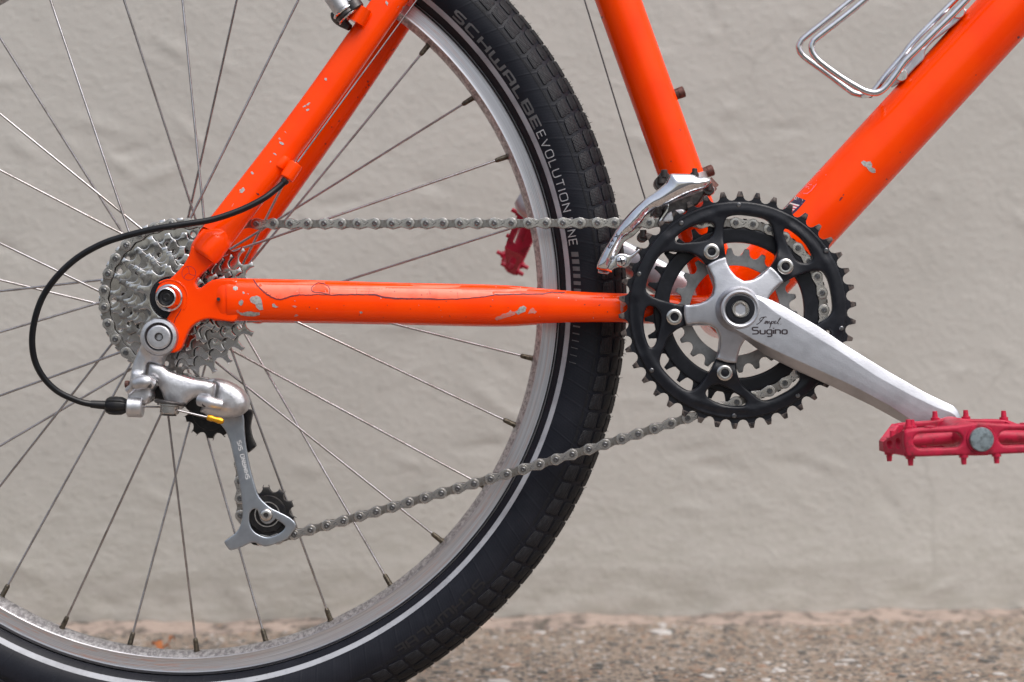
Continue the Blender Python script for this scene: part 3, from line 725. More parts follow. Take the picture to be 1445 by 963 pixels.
m1 = blockmesh('shoulder_block', g1, 'shoulder'); m2 = blockmesh('tread_block', g2, 'tread')
for me, nm in ((m1, 'shoulder_block'), (m2, 'tread_block')):
    for k in range(NB):
        o = bpy.data.objects.new(nm, me); link(o, wheel, (AX[0], 0, AX[1])); o.rotation_euler = (0, -math.radians(k*pit), 0)
gs = []
g3 = [block([(.1, 28), (2.3, 28), (2.5, 13.5), (.3, 13.5)], .8), block([(.25, 11), (2.5, 9), (2.5, -9), (.25, -11)], 1.0), block([(.2, 79), (2.0, 78.4), (2.1, 75.5), (.3, 75)], .3)]
mir = lambda g: (g[0]*np.array((1, -1, 1)), [f[::-1] for f in g[1]])
g3 = g3+[mir(g3[0]), mir(g3[2]), mir(g1), mir(g2)]
for k in range(NB):
    for g in g3: gs.append((rotY(g[0], AX, math.radians(k*pit)), g[1]))
rdh = random.Random(5)
for k in range(700):       # moulding whiskers on the edges of the tread
    a = rdh.uniform(0, 2*PI); ph = math.radians(rdh.choice([20, 8, 0, 28, 30, 44, -8])); r, y = tyr(ph, .8); L = rdh.uniform(1.2, 3.0)
    p = np.array((AX[0]+r*math.cos(a), y, AX[1]+r*math.sin(a))); b2 = a+rdh.uniform(-1, 1)
    gs.append(cyl(p, p+np.array((math.cos(b2), rdh.uniform(-.4, .4), math.sin(b2)))*L, .22, 4, r1=.1))
o = put('tread', join(*gs), 'tread', wheel, sharp=28); o['kind'] = 'stuff'

# hub
put('hub', lathe(AX, [(4, -70), (5, -70), (5, -52), (15, -52), (15, -24), (22, -23), (24.6, -22), (24.6, -19.5), (20, -18), (11, -12), (10, 0), (11, 26), (19, 31), (23.4, 32.5), (23.4, 35), (20, 36), (15, 38), (10, 50), (9, 66), (5, 67), (5, 70), (4, 70)], 48), 'alu_cast', wheel)
put('axle_nut', join(lathe(AX, [(4, -73.4), (9.9, -73.4), (10.2, -74.2), (10.2, -75.8), (9.7, -76.6), (8.9, -77.2), (8.2, -80), (7.6, -85.5), (7.1, -87.4), (6.2, -87.9), (5.7, -87.2), (5.7, -84)], 40)), 'chrome', wheel)
put('axle_cap', lathe(AX, [(5.75, -84), (5.7, -86.0), (4.6, -86.8), (3.2, -86.6), (2.6, -87.2), (1.4, -87.2), (1.0, -86.8), (0, -86.8)], 32), 'plastic', wheel)
put('axle_nut', lathe(AX, [(4, 73.4), (9.6, 74), (9, 84), (0, 85)], 32), 'chrome', wheel)
# spokes, 32 crossed three times
spm = npm = None
for k in range(32):
    th = math.radians(-88.4+11.25*k); drive = (k % 2 == 0); lead = (k % 4) in (0, 1)
    lead = {0: True, 1: True, 2: False, 3: False}[k % 4]
    off = math.radians(67.5+ (5.6 if drive else -5.6))*(-1 if lead else 1)
    rf = 22.3; yf = -20.8 if drive else 33.8
    yf += (-1.6 if (lead ^ drive) else 1.6)
    a = np.array((AX[0]+rf*math.cos(th+off), yf, AX[1]+rf*math.sin(th+off)))
    b = np.array((AX[0]+271.5*math.cos(th), (-2.2 if drive else 2.2), AX[1]+271.5*math.sin(th)))
    d = (a-b)/np.linalg.norm(a-b)
    put('spoke', join(sweep([a, a+(b-a)*.03, b+d*120, b+d*11], [1.0, 1.0, .92, .92], 12), cyl(a+np.array((0, -3.2, 0)), a+np.array((0, 3.2, 0)), 1.1, 10)), 'steel', wheel)
    put('spoke_nipple', sweep([b-d*2, b+d*2.2, b+d*2.4, b+d*9.6, b+d*10.6, b+d*11.8], [2.6, 2.6, 2.05, 1.9, 1.8, 1.15], 12), 'brass', wheel)

# ---- chain path
def ang_of(c, p): return math.atan2(p[1]-c[1], p[0]-c[0])
RC = lambda n: n*12.7/(2*PI)
TP, GP = (-183.3, -129.6), (-225.6, -53.2)
circs = [(AX, RC(28), 1, -33.0), (BB, RC(32), 1, -50.5), (TP, RC(10), 1, -34.5), (GP, RC(10), -1, -33.5)]
tang = []
for i in range(4):
    c1, r1, k1, y1 = circs[i]; c2, r2, k2, y2 = circs[(i+1) % 4]
    Dv = np.array(c2)-np.array(c1); L = np.hypot(*Dv); q = k1*r1-k2*r2; th = math.atan2(Dv[1], Dv[0])-math.asin(q/L)
    n = np.array((-math.sin(th), math.cos(th))); tang.append((np.array(c1)+k1*r1*n, np.array(c2)+k2*r2*n))
path = []
for i in range(4):
    c, r, k, y = circs[i]; pin_, pout = tang[i-1][1], tang[i][0]
    a0, a1 = ang_of(c, pin_), ang_of(c, pout)
    if k == 1:
        while a1 > a0: a1 -= 2*PI
    else:
        while a1 < a0: a1 += 2*PI
    m_ = max(6, int(abs(a1-a0)*r/2))
    for j in range(m_): t = a0+(a1-a0)*j/m_; path.append((c[0]+r*math.cos(t), y, c[1]+r*math.sin(t)))
    y2 = circs[(i+1) % 4][3]; m_ = 60 if i in (0, 1) else 12
    for j in range(m_):
        t = j/m_; p = pout+(tang[i][1]-pout)*t
        sag = (3.0*4*t*(1-t) if i == 1 else 0.0)
        path.append((p[0], y+(y2-y)*(t*t*(3-2*t)), p[1]-sag))
path = np.array(path); seg = np.linalg.norm(np.roll(path, -1, 0)-path, axis=1); cum = np.r_[0, np.cumsum(seg)]; LT = cum[-1]
nl = int(round(LT/25.4))*2; pc = LT/nl
cl = np.vstack([path, path[:1]])
def at(s_): s_ = s_ % LT; return np.array([np.interp(s_, cum, cl[:, i]) for i in range(3)])
best = None
for s_ in np.arange(0, 2*pc, .05):      # start so that an outer link begins where the photograph shows one
    x0 = W(697.8, 322, -45)[0]
    e = min(abs(at(s_+2*pc*k)[0]-x0)+abs(at(s_+2*pc*k)[2]-85)*.2 for k in range(nl//2))
    if best is None or e < best[0]: best = (e, s_)
ph0 = best[1]
pins = [at(ph0+pc*k) for k in range(nl)]
def plink(hw, hr, waist):
    out = []
    L = pc/2
    for sx in (1, -1):
        for a in range(-115, 116, 23):
            t = math.radians(a); out.append((sx*(L+hr*math.cos(t)), sx*hr*math.sin(t)))
        out.append((0, sx*waist))
    return np.array(out)
def plated(y0, y1, r, w): return plate(plink(0, r, w), [], min(y0, y1), max(y0, y1), .3, step=1.6)
def mir_y(g): return (g[0]*np.array((1, -1, 1)), [f[::-1] for f in g[1]])
o_pl = plated(-3.55, -2.65, 4.25, 2.55); i_pl = plated(-2.35, -1.5, 4.05, 2.7)
def washer(x): return lathe((x, 0), [(3.6, -3.5), (3.5, -3.75), (2.3, -3.8), (2.0, -3.5)], 20)
pinh = lambda x: lathe((x, 0), [(1.85, -3.4), (1.85, -4.0), (1.5, -4.3), (.7, -4.3), (.5, -4.15), (0, -4.15)], 16)
def stampz():
    return join(*[cyl((a, -3.45, b), (a+.9, -3.6, b+.5), .28, 6) for a, b in ((-1.6, .7), (-.4, -.5), (.6, .6), (-1.2, -.9))])
OLg = join(o_pl+(0,), mir_y(o_pl)+(0,), washer(-pc/2)+(0,), washer(pc/2)+(0,), pinh(-pc/2)+(1,), pinh(pc/2)+(1,), mir_y(pinh(-pc/2))+(1,), mir_y(pinh(pc/2))+(1,), stampz()[:2]+(1,))
rol = lambda x: lathe((x, 0), [(1.9, -1.5), (3.85, -1.5), (3.85, 1.5), (1.9, 1.5)], 18, True)
ILg = join(i_pl+(0,), mir_y(i_pl)+(0,), rol(-pc/2)+(0,), rol(pc/2)+(0,))
def rawmesh(nm, g, mats):
    me = meshdata(nm, g[0], g[1], mats, g[2], None); fixn(me); me.set_sharp_from_angle(angle=math.radians(32)); return me
mo, mi_ = rawmesh('outer_link', OLg, ['chain', 'pin']), rawmesh('inner_link', ILg, ['chain_in'])
for k in range(nl):
    a, b = pins[k], pins[(k+1) % nl]; c = (a+b)/2; x = Vector(b-a).normalized(); z = Vector((0, 1, 0)).cross(x)*-1; z.normalize(); y = z.cross(x)
    R3 = Matrix((x, y, z)).transposed()
    nm = 'outer_link' if k % 2 == 0 else 'inner_link'
    o = bpy.data.objects.new(nm, mo if k % 2 == 0 else mi_); link(o, chain, c); o.rotation_euler = R3.to_euler(); wnorm(o)

# ---- toothed wheels
def teeth(c, N, phase, tip, rp=None, seat=3.9, tw=.10, chop=()):
    rp = rp or 12.7/2/math.sin(PI/N); out = []; q = 2*PI/N
    for k in range(N):
        a = phase+k*q
        for t, r in ((-.355, rp+1.1), (-.315, rp-.4), (-.28, rp-1.9), (-.17, rp-3.4), (0, rp-seat), (.17, rp-3.4), (.28, rp-1.9), (.315, rp-.4), (.355, rp+1.1)):
            out.append((c[0]+r*math.cos(a+t*q), c[1]+r*math.sin(a+t*q)))
        tp = tip-(1.3 if k in chop else 0)
        for t in (.5-tw, .5+tw): out.append((c[0]+tp*math.cos(a+t*q), c[1]+tp*math.sin(a+t*q)))
    return np.array(out)
def phase_on(c, r, side):
    bestp = min(pins, key=lambda p: abs(math.hypot(p[0]-c[0], p[2]-c[1])-r)+(0 if side(p) else 50)); return ang_of(c, (bestp[0], bestp[2]))
ph_c = phase_on(AX, RC(28), lambda p: abs(p[0]-(AX[0]-56)) < 8 and abs(p[2]-AX[1]) < 12)
ph_m = phase_on(BB, RC(32), lambda p: p[0] > BB[0]+62 and abs(p[2]-BB[1]) < 10)
ph_t = phase_on(TP, RC(10), lambda p: p[2] < TP[1]-12)
ph_g = phase_on(GP, RC(10), lambda p: p[0] > GP[0]+12)
# ---- cassette
NS = [28, 24, 21, 18, 16, 14, 12, 11]; rs = random.Random(11)
for i, N in enumerate(NS):
    rp = 12.7/2/math.sin(PI/N); ph = ph_c if i == 0 else rs.uniform(0, 6); yf = -32.1-4.8*i
    chop = [k for k in range(N) if rs.random() < .22] if i else []
    inner = rp-17 if N > 16 else 15.8
    hl = [circ(AX, max(inner, 15.8), 60)]
    if N > 14:
        rh = rp-7.2; nh = N if N < 24 else N
        for k in range(nh):
            if rs.random() < (.62 if N > 20 else .4):
                a = ph+2*PI*k/N+(0 if True else 0)+.02; hl.append(circ((AX[0]+rh*math.cos(a+PI/N), AX[1]+rh*math.sin(a+PI/N)), 1.75 if rs.random() < .7 else 1.35, 12))
    sp = put('sprocket', plate(teeth(AX, N, ph, rp+(4.4 if i == 0 else 2.9), tw=.155, chop=chop), hl, yf-1.05, yf+.9, .55, .7, step=3.0), ['sprocket', 'sprocket_dark'][(i*5 % 3) % 2], cass, sharp=40)
    # carrier arms or spacer behind each sprocket
for k in range(5):
    a = .4+2*PI*k/5; c_, s_ = math.cos(a), math.sin(a)
    P = [(AX[0]+r*c_-w*s_, AX[1]+r*s_+w*c_) for r, w in ((14, -6), (46, -4.5), (47, 4.5), (14, 6))]
    put('carrier_arm', plate(P, [], -37, -33.6, .4), 'sprocket', cass)
    a += .5; c_, s_ = math.cos(a), math.sin(a)
    P = [(AX[0]+r*c_-w*s_, AX[1]+r*s_+w*c_) for r, w in ((14, -5), (34, -4), (35, 4), (14, 5))]
    put('carrier_arm', plate(P, [], -46.5, -43.4, .4), 'sprocket', cass)
put('spacer', lathe(AX, [(16, -64), (21, -64), (21, -47), (27, -46.5), (27, -44)], 48), 'pin', cass)
lr = []
for k in range(120):
    lr.append((14.9 if k % 2 else 14.5))
L = np.array([(AX[0]+r*math.cos(2*PI*k/120), AX[1]+r*math.sin(2*PI*k/120)) for k, r in enumerate(lr)])
put('lockring', plate(L, [circ(AX, 9, 36)], -69.4, -66.4, .35), 'black', cass, sharp=20)
"""end cassette"""
# ---- crankset
sR = S(-57)
BO = [114.5, 186.3, 258.0, 330.2, 42.6]
def pol(lst, c, s_): return [(c[0]+r/s_*math.cos(math.radians(a)), c[1]+r/s_*math.sin(math.radians(a))) for a, r in lst]
inner = []
for b in sorted(BO):
    inner += [(b-17.5, 130), (b-15.2, 120), (b-14.0, 109), (b-12.4, 92), (b-11.9, 76), (b-10.5, 70), (b, 69), (b+9.5, 70), (b+10.5, 76), (b+11.5, 90), (b+15.5, 105), (b+21.3, 117), (b+25.5, 128), (b+29.5, 133.2), (b+36, 133.8), (b+45, 134), (b+51, 133.2)]
inner = smooth(pol(inner, BB, sR), 3, True)
smallw = lambda b: smooth(pol([(b+16.8, 133.6), (b+12.3, 134.9), (b+5.7, 134.5), (b-1.1, 132.9), (b-7.5, 129), (b-9.1, 122.6), (b-7.1, 114), (b-2.1, 108.6), (b+3.9, 110.6), (b+10.7, 117.2), (b+16.5, 126)], BB, sR), 3, True)
bolt_c = [pol([(b, 90.5)], BB, S(-62))[0] for b in BO]
ph_o = math.radians(-1.4)
# body of the big ring: broad rounded relief between the rim and the five tabs
OR = 80.2
def ring_relief(x, z, d):
    r = math.hypot(x-BB[0], z-BB[1]); q = 0
    if r > 71.5: q += 0.9*math.exp(-((r-74)/2.0)**2)
    a = math.degrees(math.atan2(z-BB[1], x-BB[0])) % 360
    for b in BO:
        da = (a-b+180) % 360-180
        if abs(da-3) < 17 and r > 69: q += -1.2*max(0, 1-abs(r-76.5)/4.5)*(1 if abs(da-3) < 13 else max(0, (17-abs(da-3))/4))
        if r < 58: q += .5*math.exp(-((r-47)/6)**2)
    return q
body = plate(circ(BB, OR, 150), [inner]+[smallw(b) for b in BO], -60.8, -55.4, 1.9, 1.7, step=2.4, h=2.3, hfun=ring_relief)
tth = plate(teeth(BB, 42, ph_o, 87.7, seat=4.0, tw=.10), [circ(BB, OR-1.5, 120)], -58.6, -56.6, .45, step=3.5)
big = put('large_chainring', join(body, tth), 'black', crank, sharp=38)
wear = plate(teeth(BB, 42, ph_o, 87.75, seat=2.0, tw=.095), [circ(BB, 83.6, 168)], -58.85, -56.35, .3)
put('worn_tooth_tips', wear, 'worn', crank, sharp=30)
for a, r in ((89.5, 148), (123, 146), (34, 150), (268, 149), (305, 147), (160, 148), (215, 148), (350, 148)):
    c = pol([(a, r)], BB, sR)[0]; put('chainring_pin', lathe(c, [(1.7, -57), (1.7, -61.2), (1.1, -61.7), (0, -61.7)], 14), 'pin', crank)
mid_in = []
for b in sorted(BO):
    mid_in += [(b-14, 95), (b-11, 92), (b-9, 84), (b-6, 78), (b, 77), (b+6, 78), (b+9, 84), (b+11, 92), (b+14, 95), (b+24, 95.5), (b+36, 95.5), (b+48, 95.5)]
mid_in = smooth(pol(mid_in, BB, 1.90), 3, True)
mbody = plate(circ(BB, 61.5, 120), [mid_in]+[circ(c, 3.2, 16) for c in bolt_c], -53.0, -48.5, 1.6, 1.3, step=2.6, h=3.0)
mteeth = plate(teeth(BB, 32, ph_m, 12.7/2/math.sin(PI/32)+3.4), [circ(BB, 60.5, 100)], -51.5, -49.5, .45, step=3.5)
put('middle_chainring', join(mbody, mteeth), 'black', crank, sharp=38)
kid = []
for k in range(5):
    m_ = 78.6+72*k; P = [(m_+a, 33.5) for a in (-25, -15, -5, 5, 15, 25)]+[(m_+29, 29), (m_+28, 24)]+[(m_+a, 20.5) for a in (20, 8, -8, -20)]+[(m_-28, 24), (m_-29, 29)]
    kid.append(smooth(pol(P, BB, 1.0), 3, True))
put('small_chainring', plate(teeth(BB, 22, .09, 46.6, seat=4.0), [circ(BB, 15.5, 40)]+kid, -44.0, -41.8, .4, step=3), 'granny', crank, sharp=30)
for k, (b, c) in enumerate(zip(BO, bolt_c)):
    put('chainring_bolt', lathe(c, [(2.7, -54), (2.7, -63.2), (3.1, -64.0), (4.4, -64.2), (5.3, -63.9), (5.9, -63.3), (6.0, -62.4), (6.0, -60.2), (4.8, -60), (4.8, -47.5), (6.3, -47.5), (6.3, -46.5), (2.7, -46.5)], 32, True), 'bolt', crank)
    put('bolt_socket', plate(circ(c, 3.1, 20), [circ(c, 2.35, 6, .3+k)], -62.2, -57.4, .1), 'socket', crank)
# spider
mids = [(sorted(BO)[k]+((sorted(BO)[(k+1) % 5]-sorted(BO)[k]) % 360)/2) for k in range(5)]
sp_out, sp_back = [], []
for k, b in enumerate(sorted(BO)):
    m_ = mids[k]
    sp_out += [(b-11.6, 76), (b-6, 76.2), (b, 76.3), (b+5, 76.2), (b+10.6, 76), (m_-24, 66), (m_-21.5, 56), (m_-14, 46), (m_, 41), (m_+14, 46), (m_+21.5, 56), (m_+24, 66)]
    sp_back += [(b-8, 95), (b-5, 100), (b, 102), (b+5, 100), (b+8, 95), (b+12, 70), (m_, 38), (b+72-12, 70)]
sp_out = pol(sp_out, CK, S(-64)); sp_out = resamp(sp_out, 1.6)
def spider_relief(x, z, d):
    r = math.hypot(x-CK[0], z-CK[1]); return 5.0*max(0, 1-r/36.0)**.9
spid = plate(sp_out, [], -65.0, -56, 1.7, 1.5, step=1.8, h=2.2, hfun=spider_relief)
spb = plate(smooth(pol(sp_back, BB, S(-57)), 3, True), [circ(c, 4.85, 20) for c in bolt_c], -55.2, -53.4, .3, step=3)
# the arm: four measured lines (top edge, top ridge, lower ridge, lower edge)
c0 = np.array((1043.2, 437.4)); u_ = np.array((.8738, .4863)); n_ = np.array((.4863, -.8738))
def tv(L): q = [(np.dot(np.array(p)-c0, u_), np.dot(np.array(p)-c0, n_)) for p in L]; q.sort(); return np.array(q)
TS = tv([(1036, 411), (1060, 414), (1085, 421), (1106.4, 431), (1135.4, 448), (1156.2, 460), (1190.9, 484.5), (1255.8, 524.3), (1307.7, 554), (1346.6, 572.5), (1364.8, 587)])
TR = tv([(1036, 412), (1058, 416), (1075, 425), (1091.8, 440), (1136, 466.5), (1180, 493), (1235, 530), (1281.7, 556), (1320.7, 575), (1346.6, 584), (1360, 596)])
BR = tv([(1022, 452), (1030, 461.2), (1065.3, 480.6), (1100.6, 498.3), (1153.6, 522), (1203.8, 545), (1255.8, 573), (1276.5, 587), (1310, 612), (1340, 630)])
BS = tv([(1018, 452), (1030, 463), (1060, 487), (1080, 501.8), (1100.6, 512.5), (1128.9, 526.5), (1167.7, 543.3), (1230, 573.3), (1271.3, 596), (1310, 618), (1340, 634)])
secs = []
for t in list(np.linspace(-22, 330, 46))+[338, 345, 351, 355]:
    k = min(1, max(0, t/330)); yb_, yf_ = -62-13*k, -78.4-8*k**.8
    ts, tr, br, bs = [np.interp(t, Q[:, 0], Q[:, 1]) for Q in (TS, TR, BR, BS)]
    if t > 330: q = math.sqrt(max(0.02, 1-((t-330)/26)**2)); ts, tr, br, bs = ts*q, tr*q, br*q, bs*q
    if t < 0: q = max(.55, math.sqrt(max(0, 1-(t/30)**2))); ts, tr, br, bs = ts*q, tr*q, br*q, bs*q
    tr = min(tr, ts-1.2); br = max(br, bs+.8)
    corner = [(bs*.8, yb_+3), (bs, yf_+8.5), (br, yf_+.05), ((br*2+tr)/3, yf_-.12), ((br+tr*2)/3, yf_-.12), (tr, yf_+.05), (ts, yf_+1.7), (ts*.8, yb_+3)]
    loop = []
    for i in range(8):
        p, c, nx_ = np.array(corner[i-1]), np.array(corner[i]), np.array(corner[(i+1) % 8])
        f = .07 if i in (2, 5) else (.22 if i == 6 else .14)
        a, b = c+(p-c)*f, c+(nx_-c)*f
        for w in (0, .33, .67, 1): loop.append(a*(1-w)**2+2*c*w*(1-w)+b*w*w)
    secs.append([W(*(c0+u_*t+n_*p[0]), p[1]) for p in loop])
arm = loft(secs)
hubg = lathe(CK, [(10.8, -60), (10.8, -78.2), (11.4, -79.4), (12.6, -79.9), (14.0, -79.6), (14.9, -78.4), (15.6, -75), (17, -70), (17, -60)], 64, True)
crank_arm = put('crank_arm', join(spid, spb, arm, hubg), 'alu', crank, sharp=30)
put('dust_ring', lathe(CK, [(6.4, -76), (6.5, -79.0), (7.0, -79.7), (10.0, -79.7), (10.75, -79.1), (10.75, -76)], 56), 'black', crank)
put('crank_bolt', join(lathe(CK, [(6.35, -76), (6.35, -79.6), (5.9, -80.4), (5.0, -80.4), (4.6, -79.9), (4.5, -74)], 36)), 'bolt', crank)
V_, F_ = plate(circ(CK, 4.9, 24), [circ(CK, 4.05, 6, .52)], -79.5, -75, .2)
put('hex_socket', join((V_, F_), cyl((CK[0], -75.4, CK[1]), (CK[0], -74, CK[1]), 4.6, 24)), 'bolt', crank)
# far crank arm
e0 = np.array((BB[0], 66, BB[1])); e1 = np.array((18.8, 86, 112.0)); dv = (e1-e0)/np.linalg.norm(e1-e0); nn = np.cross(dv, (0, 1, 0)); nn /= np.linalg.norm(nn)
secs = []
for t, w, q in [(-.12, 10, 8), (-.07, 15, 8.5), (0, 17, 9), (.1, 16, 8.5), (.3, 14, 7.5), (.6, 11.5, 6.8), (.85, 12, 6.6), (.95, 14, 6.6), (1.0, 15, 6.6), (1.05, 13.5, 6.3), (1.085, 8.5, 5)]:
    c = e0+(e1-e0)*t; secs.append([c+nn*w*(abs(math.cos(a))**.8)*math.copysign(1, math.cos(a))+np.array((0, 1, 0))*q*(abs(math.sin(a))**.7)*math.copysign(1, math.sin(a)) for a in np.linspace(0, 2*PI, 24, endpoint=False)])
put('crank_arm', loft(secs), 'alu', crank, sharp=50)
put('crank_axle', cyl((BB[0], -62, BB[1]), (BB[0], 66, BB[1]), 8.3, 24), 'bolt', crank)
# lettering
tb = bvh(crank_arm)
tw = textw('Sugino', 1, .2)
g, _ = text('sugino', 9.2, 1.75, 9.2*.22, lambda u, v: onto(tb, 1061.6+u*49/(textw('sugino', 9.2, 9.2*.22, 1.15)), 471.5-v, .10, -81), 1.15)
put('printed_lettering', g, 'ink', crank, sharp=None)
IMP = [([(372,760),(384,757),(398,745),(412,728),(424,714),(434,709)], 1.6), ([(412,738),(398,736),(397,722),(412,713),(436,710),(440,714)], 1.3),
       ([(424,757),(437,738),(440,741),(434,756),(448,739),(450,743),(445,757),(459,740),(461,745),(456,757)], 1.3),
       ([(463,757),(478,741),(462,788)], 1.4), ([(466,766),(474,748),(487,739),(491,744),(484,754),(470,757)], 1.2),
       ([(492,752),(502,746),(506,740),(500,738),(493,746),(494,755),(504,756),(516,746)], 1.2), ([(514,750),(530,728),(536,719),(532,718),(521,738),(517,755),(526,757)], 1.4), ([(537,758),(540,760)], 1.6)]
g = join(*[rib([(990+a/4.813, 300+b/4.813) for a, b in smooth([p+(0,) for p in pl], 4)[:, :2]], w/1.25, lambda u, v: onto(tb, u, v, .10, -81)) for pl, w in IMP])
put('printed_lettering', g, 'ink', crank, sharp=None)

# ---- pedals
def pedal(c, sgn, tilt):
    root = empty('pedal', (c[0], -143*sgn if sgn > 0 else 143, c[1]), bike)
    def T(V):
        V = rotY(V, (0, 0), tilt); V = V+np.array((c[0], 0, c[1])); 
        if sgn < 0: V[:, 1] *= -1
        return V
    def P(name, g, m_, **k): return put(name, (T(np.array(g[0]))[:],)+tuple(g[1:]), m_, root, **k)
    def slot(x0, x1, z0, z1): 
        r = (z1-z0)/2; zc = (z0+z1)/2
        return [(x1-r+r*math.cos(a), zc+r*math.sin(a)) for a in np.linspace(-PI/2, PI/2, 9)]+[(x0+r+r*math.cos(a), zc+r*math.sin(a)) for a in np.linspace(PI/2, 1.5*PI, 9)]
    side = smooth([(-50, -9), (-51, 4), (-46, 8.2), (-18, 9.4), (0, 11), (18, 9.4), (46, 8.2), (51, 4), (50, -9), (46, -10.2), (16, -10.4), (0, -11), (-16, -10.4), (-46, -10.2)], 4, True)
    iside = np.array([(x*.82, z) for x, z in side[:, :2]])
    gs = [plate(side, [slot(-45, -12, -5, 5.2), slot(12, 45, -5, 5.2)], -186.5, -178, 1.8, 1.8, step=2.2, h=4), plate(iside, [slot(-36, -13, -4.5, 4.8), slot(13, 36, -4.5, 4.8)], -108, -100, 1.5, 1.5, step=2.2, h=4)]
    def slant(p0, p1, zt0, zt1, zb0, zb1, holes):
        L = math.hypot(p1[0]-p0[0], p1[1]-p0[1])
        g = plate(resamp([(0, zb0), (L, zb1), (L, zt1), (0, zt0)], 2.5), holes, -3, 3, 1.3, 1.3, step=2.5, h=4); V = g[0]
        d = ((p1[0]-p0[0])/L, (p1[1]-p0[1])/L); n = (d[1], -d[0])
        X = p0[0]+V[:, 0]*d[0]-V[:, 1]*n[0]*1; Y = p0[1]+V[:, 0]*d[1]-V[:, 1]*n[1]
        return np.c_[X, Y, V[:, 2]], g[1]
    for sx in (-1, 1):
        gs.append(slant((sx*47.5, -183), (sx*55, -150), 8, -1.5, -9.6, -8.6, [slot(6, 14, -5.5, 2.5), slot(19, 28, -6, 0)]))
        gs.append(slant((sx*55, -151), (sx*55, -136), -1.5, -1.5, -8.6, -8.6, []))
        gs.append(slant((sx*55, -137), (sx*39, -104), -1.5, 8, -8.6, -9.6, [slot(6, 27, -5.5, .5)]))
        gs.append(cyl((sx*6, -146, 0), (sx*54, -146, -3), 5.5, 16, r1=4.2))
    gs.append(lathe((0, 0), [(3, -187.5), (9.4, -187.5), (10.2, -186), (10.4, -150), (11, -112), (11.8, -104), (11.6, -99), (9, -97.5), (3, -97.5)], 36, True))
    P('pedal_body', join(*gs), 'red', sharp=40)
    pin = lambda x, y, z, up: join(cyl((x, y, z), (x, y, z+up*2.2), 3.2, 12), cyl((x, y, z+up*2.0), (x, y, z+up*6.8), 2.1, 12, r1=1.7))
    for x, y, z, up in [(-11, -104, 9.2, 1), (11, -104, 9.2, 1), (-53, -158, -.5, 1), (-45, -172, 7.4, 1), (-31, -120, 4.6, 1), (38, -104, 7.8, 1), (46, -176, 7.4, 1), (53, -158, -.5, 1),
                        (-11, -183, -9.9, -1), (11, -183, -9.9, -1), (-46, -180, -9.6, -1), (-54, -150, -8.4, -1), (46, -180, -9.6, -1), (54, -150, -8.4, -1), (-30, -146, -4, -1), (24, -104, -9.8, -1)]:
        P('traction_pin', pin(x, y, z, up)[:2], 'red_pin', sharp=40)
    for x in (-33, 31): P('screw_head', cyl((x, -182.5, 8.2), (x, -182.5, 9.8), 3.6, 12)[:2], 'red_pin')
    P('end_cap', lathe((0, 0), [(8.1, -186), (8.1, -189.2), (7.6, -189.8), (0, -190.2)], 40), 'cap', sharp=40)
    P('pedal_axle', cyl((0, -100, 0), (0, -84, 0), 6.5, 24), 'bolt')
    return root
pedal((313.0, -65.6), 1, math.radians(2.0))
pedal((18.8, 112.0), -1, math.radians(65))

# ---- front derailleur
FD = [(70,840),(82,790),(105,740),(130,690),(155,650),(180,612),(210,562),(240,515),(270,475),(300,438),(335,398),(370,362),(410,325),(450,290),(490,262),(530,235),(565,208),(600,178),(622,158),(638,130),(648,105),(660,85),(700,84),(770,86),(830,90),(858,98),(880,112),(920,108),(960,116),(982,130),(986,155),(960,185),(930,203),(890,215),(850,227),(805,243),(760,262),(700,293),(640,325),(610,340),(580,352),(550,360),(520,377),(490,398),(460,425),(435,460),(420,480),(395,505),(380,520),(360,542),(340,555),(315,568),(290,588),(268,620),(250,650),(230,692),(210,738),(195,775),(180,805),(168,830),(155,852),(120,850)]
Pf = pxpoly(FD, -68, 830, 230, 5.665, 2)
zc = lambda px, py: W(830+px/5.665, 230+py/5.665, -68)
fa, fb = zc(300, 520), zc(860, 200)
def fd_relief(x, z, d):
    return 4.6*math.sin(min(1, d/7.5)*PI/2)
fcage = put('outer_cage_plate', plate(Pf, [], -67.0, -65.0, 1.1, 1.0, step=1.0, h=1.2, hfun=fd_relief), 'chrome', fder, sharp=60)
Pi = [(x+2.0, z-2.5) for x, z in Pf]
put('inner_cage_plate', plate(Pi, [], -41, -39.6, .5, step=2), 'chrome', fder, sharp=50)
z5 = lambda a, b, y: W(830+a/5.665, 230+b/5.665, y)
# tail bridge with the cross-head screw
tail = pxpoly([(150,850),(160,815),(200,770),(215,745),(245,728),(290,728),(325,740),(360,720),(400,690),(412,700),(385,735),(350,765),(338,800),(320,828),(285,838),(240,835),(205,850),(180,868)], -64, 830, 230, 5.665, 3)
put('cage_tail_link', plate(tail, [], -65.6, -60, 1.1, step=1.2, h=2.2), 'chrome', fder, sharp=50)
sc_ = W(830+263/5.665, 230+786/5.665, -66)
put('cage_spacer', cyl((sc_[0], -62, sc_[2]), (sc_[0], -40, sc_[2]), 3, 16), 'chrome', fder)
put('cage_screw', lathe((sc_[0], sc_[2]), [(4.2, -65), (4.2, -67.4), (3.2, -68.8), (0, -69.4)], 28), 'chrome', fder, sharp=50)
for a in (.2, .2+PI/2):
    dx, dz = 2.6*math.cos(a), 2.6*math.sin(a); px_, pz_ = -.55*math.sin(a), .55*math.cos(a)
    V = [(sc_[0]+i*dx+j*px_, y, sc_[2]+i*dz+j*pz_) for y in (-69.55, -68) for i, j in ((-1, -1), (1, -1), (1, 1), (-1, 1))]
    put('screw_slot', (np.array(V), [(0, 1, 2, 3), (4, 5, 6, 7), (0, 1, 5, 4), (1, 2, 6, 5), (2, 3, 7, 6), (3, 0, 4, 7)]), 'ink', fder)
